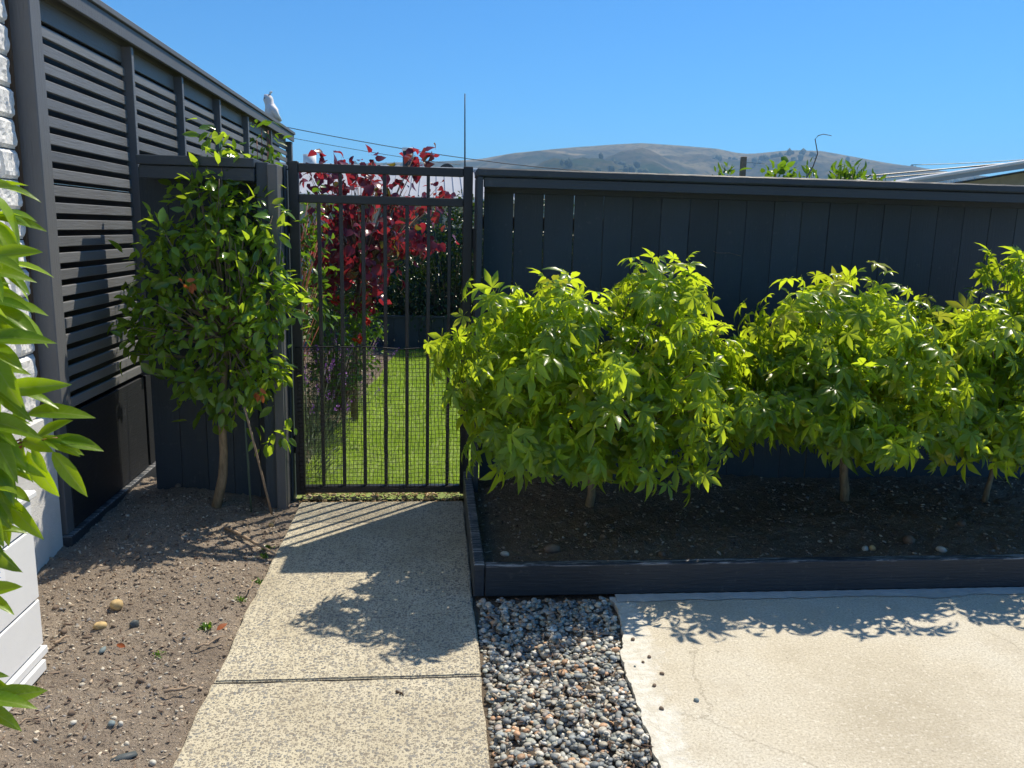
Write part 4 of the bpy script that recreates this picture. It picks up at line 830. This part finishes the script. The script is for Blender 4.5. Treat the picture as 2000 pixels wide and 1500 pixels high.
tubes('crest', [([bp(527, 182), bp(531, 179), bp(532, 180)], [2.5*S_, 1.6*S_, .5*S_])], M['bird'], bird, 6)
tubes('beak', [([bp(520, 189, -.02), bp(518, 192, -.03), bp(518, 196, -.03)], [3*S_, 2.6*S_, 1*S_])], M['beak'], bird, 8)
tubes('eye', [([bp(525, 186, -.045), bp(525, 186, -.055)], [1.2*S_, .8*S_])], M['beak'], bird, 6)
zt2 = 2.515
for a_ in (528, 538): q1 = bp(a_, 228); tubes('leg', [([q1, (q1[0], q1[1], zt2+.02), (q1[0]-.0, q1[1]-.02, zt2+.003)], [1.8*S_, 1.3*S_, 1.6*S_])], M['beak'], bird, 6)

# ------------------------------------------------------------ hills
prof = [(-2500, 330), (-600, 325), (400, 322), (560, 320), (680, 318), (760, 315), (830, 314), (900, 311), (940, 308), (1000, 297), (1050, 292), (1100, 287), (1180, 281), (1250, 277), (1320, 281), (1400, 288), (1450, 298), (1480, 297), (1540, 291), (1600, 292), (1640, 299), (1700, 310), (1740, 317), (1800, 325), (1840, 332), (1950, 345), (2400, 352), (4500, 380)]
pu, ph = [], []
for a_, b_ in prof:
    q = at(a_, b_, 1000); pu.append(q[0]/1000); ph.append((q[2]-1.5)/1000)
Y0, YR, Y1 = 700, 2400, 3600; nu, nr = 420, 110; us = np.linspace(-2.4, 2.6, nu); rs_ = np.concatenate([np.linspace(Y0, YR, 80), np.linspace(YR, Y1, 31)[1:]])
U, RR_ = np.meshgrid(us, rs_); HH = np.interp(U, pu, ph)*YR; HH = HH; tt = np.clip((RR_-Y0)/(YR-Y0), 0, 1); bk = np.clip((RR_-YR)/(Y1-YR), 0, 1)
shape = tt**1.35*(1-.7*bk); X_, Y_ = U*RR_, RR_
nzv = fbm(X_, Y_, .0045, 70, 5, .55)*75*np.sin(np.clip(tt, 0, 1)*math.pi)**.7*(.4+.6*HH/260)+fbm(X_, Y_, .02, 80, 3)*5*np.minimum(1, (1-tt)*6+.15)
Z_ = HH*shape+nzv-2
# keep the skyline: nothing in front may rise above the ridge line of sight
lim = np.interp(U, pu, ph)*RR_*.985+1.5; Z_ = np.where((RR_ < YR*.985), np.minimum(Z_, lim), Z_)
t = NT('hill_cover'); p = t.pos(); sep = t.n('ShaderNodeSeparateXYZ'); t.l(p, sep.inputs[0])
mp = t.n('ShaderNodeMapping'); mp.inputs['Scale'].default_value = (.5, .5, 2.5); t.l(p, mp.inputs[0])
n1 = t.noise(mp.outputs[0], .011, 7, .62); hz = t.math('DIVIDE', sep.outputs['Z'], 270)
f = t.math('ADD', t.math('MULTIPLY', hz, .55), t.math('MULTIPLY', n1, .9))
col = t.ramp(f, (.48, (.012, .028, .016)), (.62, (.030, .045, .022)), (.80, (.085, .070, .045)), (.95, (.20, .16, .09)))
tk = t.ramp(t.noise(mp.outputs[0], .004, 3), (.60, 0), (.66, 1)); col = t.mix(t.math('MULTIPLY', tk, t.ramp(hz, (.35, 0), (.6, 1))), col, (.30, .23, .13))
col = t.mix(t.math('MULTIPLY', t.ramp(t.noise(p, .06, 4), (.5, 0), (.6, 1)), .6), col, (.012, .026, .014))
t.base(col); t.rough(1, 0); M['hill'] = t.m
V = np.stack([X_, Y_, Z_], -1).reshape(-1, 3); i = (np.arange(len(rs_)-1)[:, None]*nu+np.arange(nu-1)[None]).ravel()
o = obj('hills', mesh('hills', V, np.stack([i, i+1, i+1+nu, i+nu], 1), M['hill'], True)); tag(o, kind='structure')
# woods on the hills
Nw = 5200; iu = rng.integers(0, nu, Nw*3); ir = rng.integers(20, 74, Nw*3); xx, yy, zz = X_[ir, iu], Y_[ir, iu], Z_[ir, iu]
keep = (vnoise(xx, yy, .004, 33)+.5*vnoise(xx, yy, .015, 35) > .08) & (zz < 210) & (zz < lim[ir, iu]-6); xx, yy, zz = xx[keep][:Nw], yy[keep][:Nw], zz[keep][:Nw]; n_ = len(xx)
s = 4+4*rng.random(n_); C = np.array([(.012, .028, .014), (.02, .04, .02), (.016, .03, .02)])[rng.integers(3, size=n_)]
o = obj('hill_woods', bits('hill_woods', np.stack([xx+rng.normal(0, 6, n_), yy+rng.normal(0, 6, n_), zz+s*.6], 1), np.stack([s, s, s*1.3], 1), C, M['chips'], IV1, IF1, .3, .3, False)); tag(o, 'dark scattered woods covering the distant hillside', 'woods', kind='stuff')
# ------------------------------------------------------------ haze
bm = bmesh.new(); bmesh.ops.create_cube(bm, size=1); hzme = bpy.data.meshes.new('haze'); bm.to_mesh(hzme); bm.free()
hm = bpy.data.materials.new('haze'); hm.use_nodes = True; hm.node_tree.nodes.clear(); vo = hm.node_tree.nodes.new('ShaderNodeVolumePrincipled'); mo = hm.node_tree.nodes.new('ShaderNodeOutputMaterial')
vo.inputs['Color'].default_value = (.40, .68, 1.0, 1); vo.inputs['Density'].default_value = .00022; vo.inputs['Anisotropy'].default_value = 0
hm.node_tree.links.new(vo.outputs[0], mo.inputs['Volume']); hzme.materials.append(hm); ho = obj('haze', hzme, None, (0, 3000, 143.5)); ho.scale = (24500, 12500, 290); tag(ho, kind='stuff')
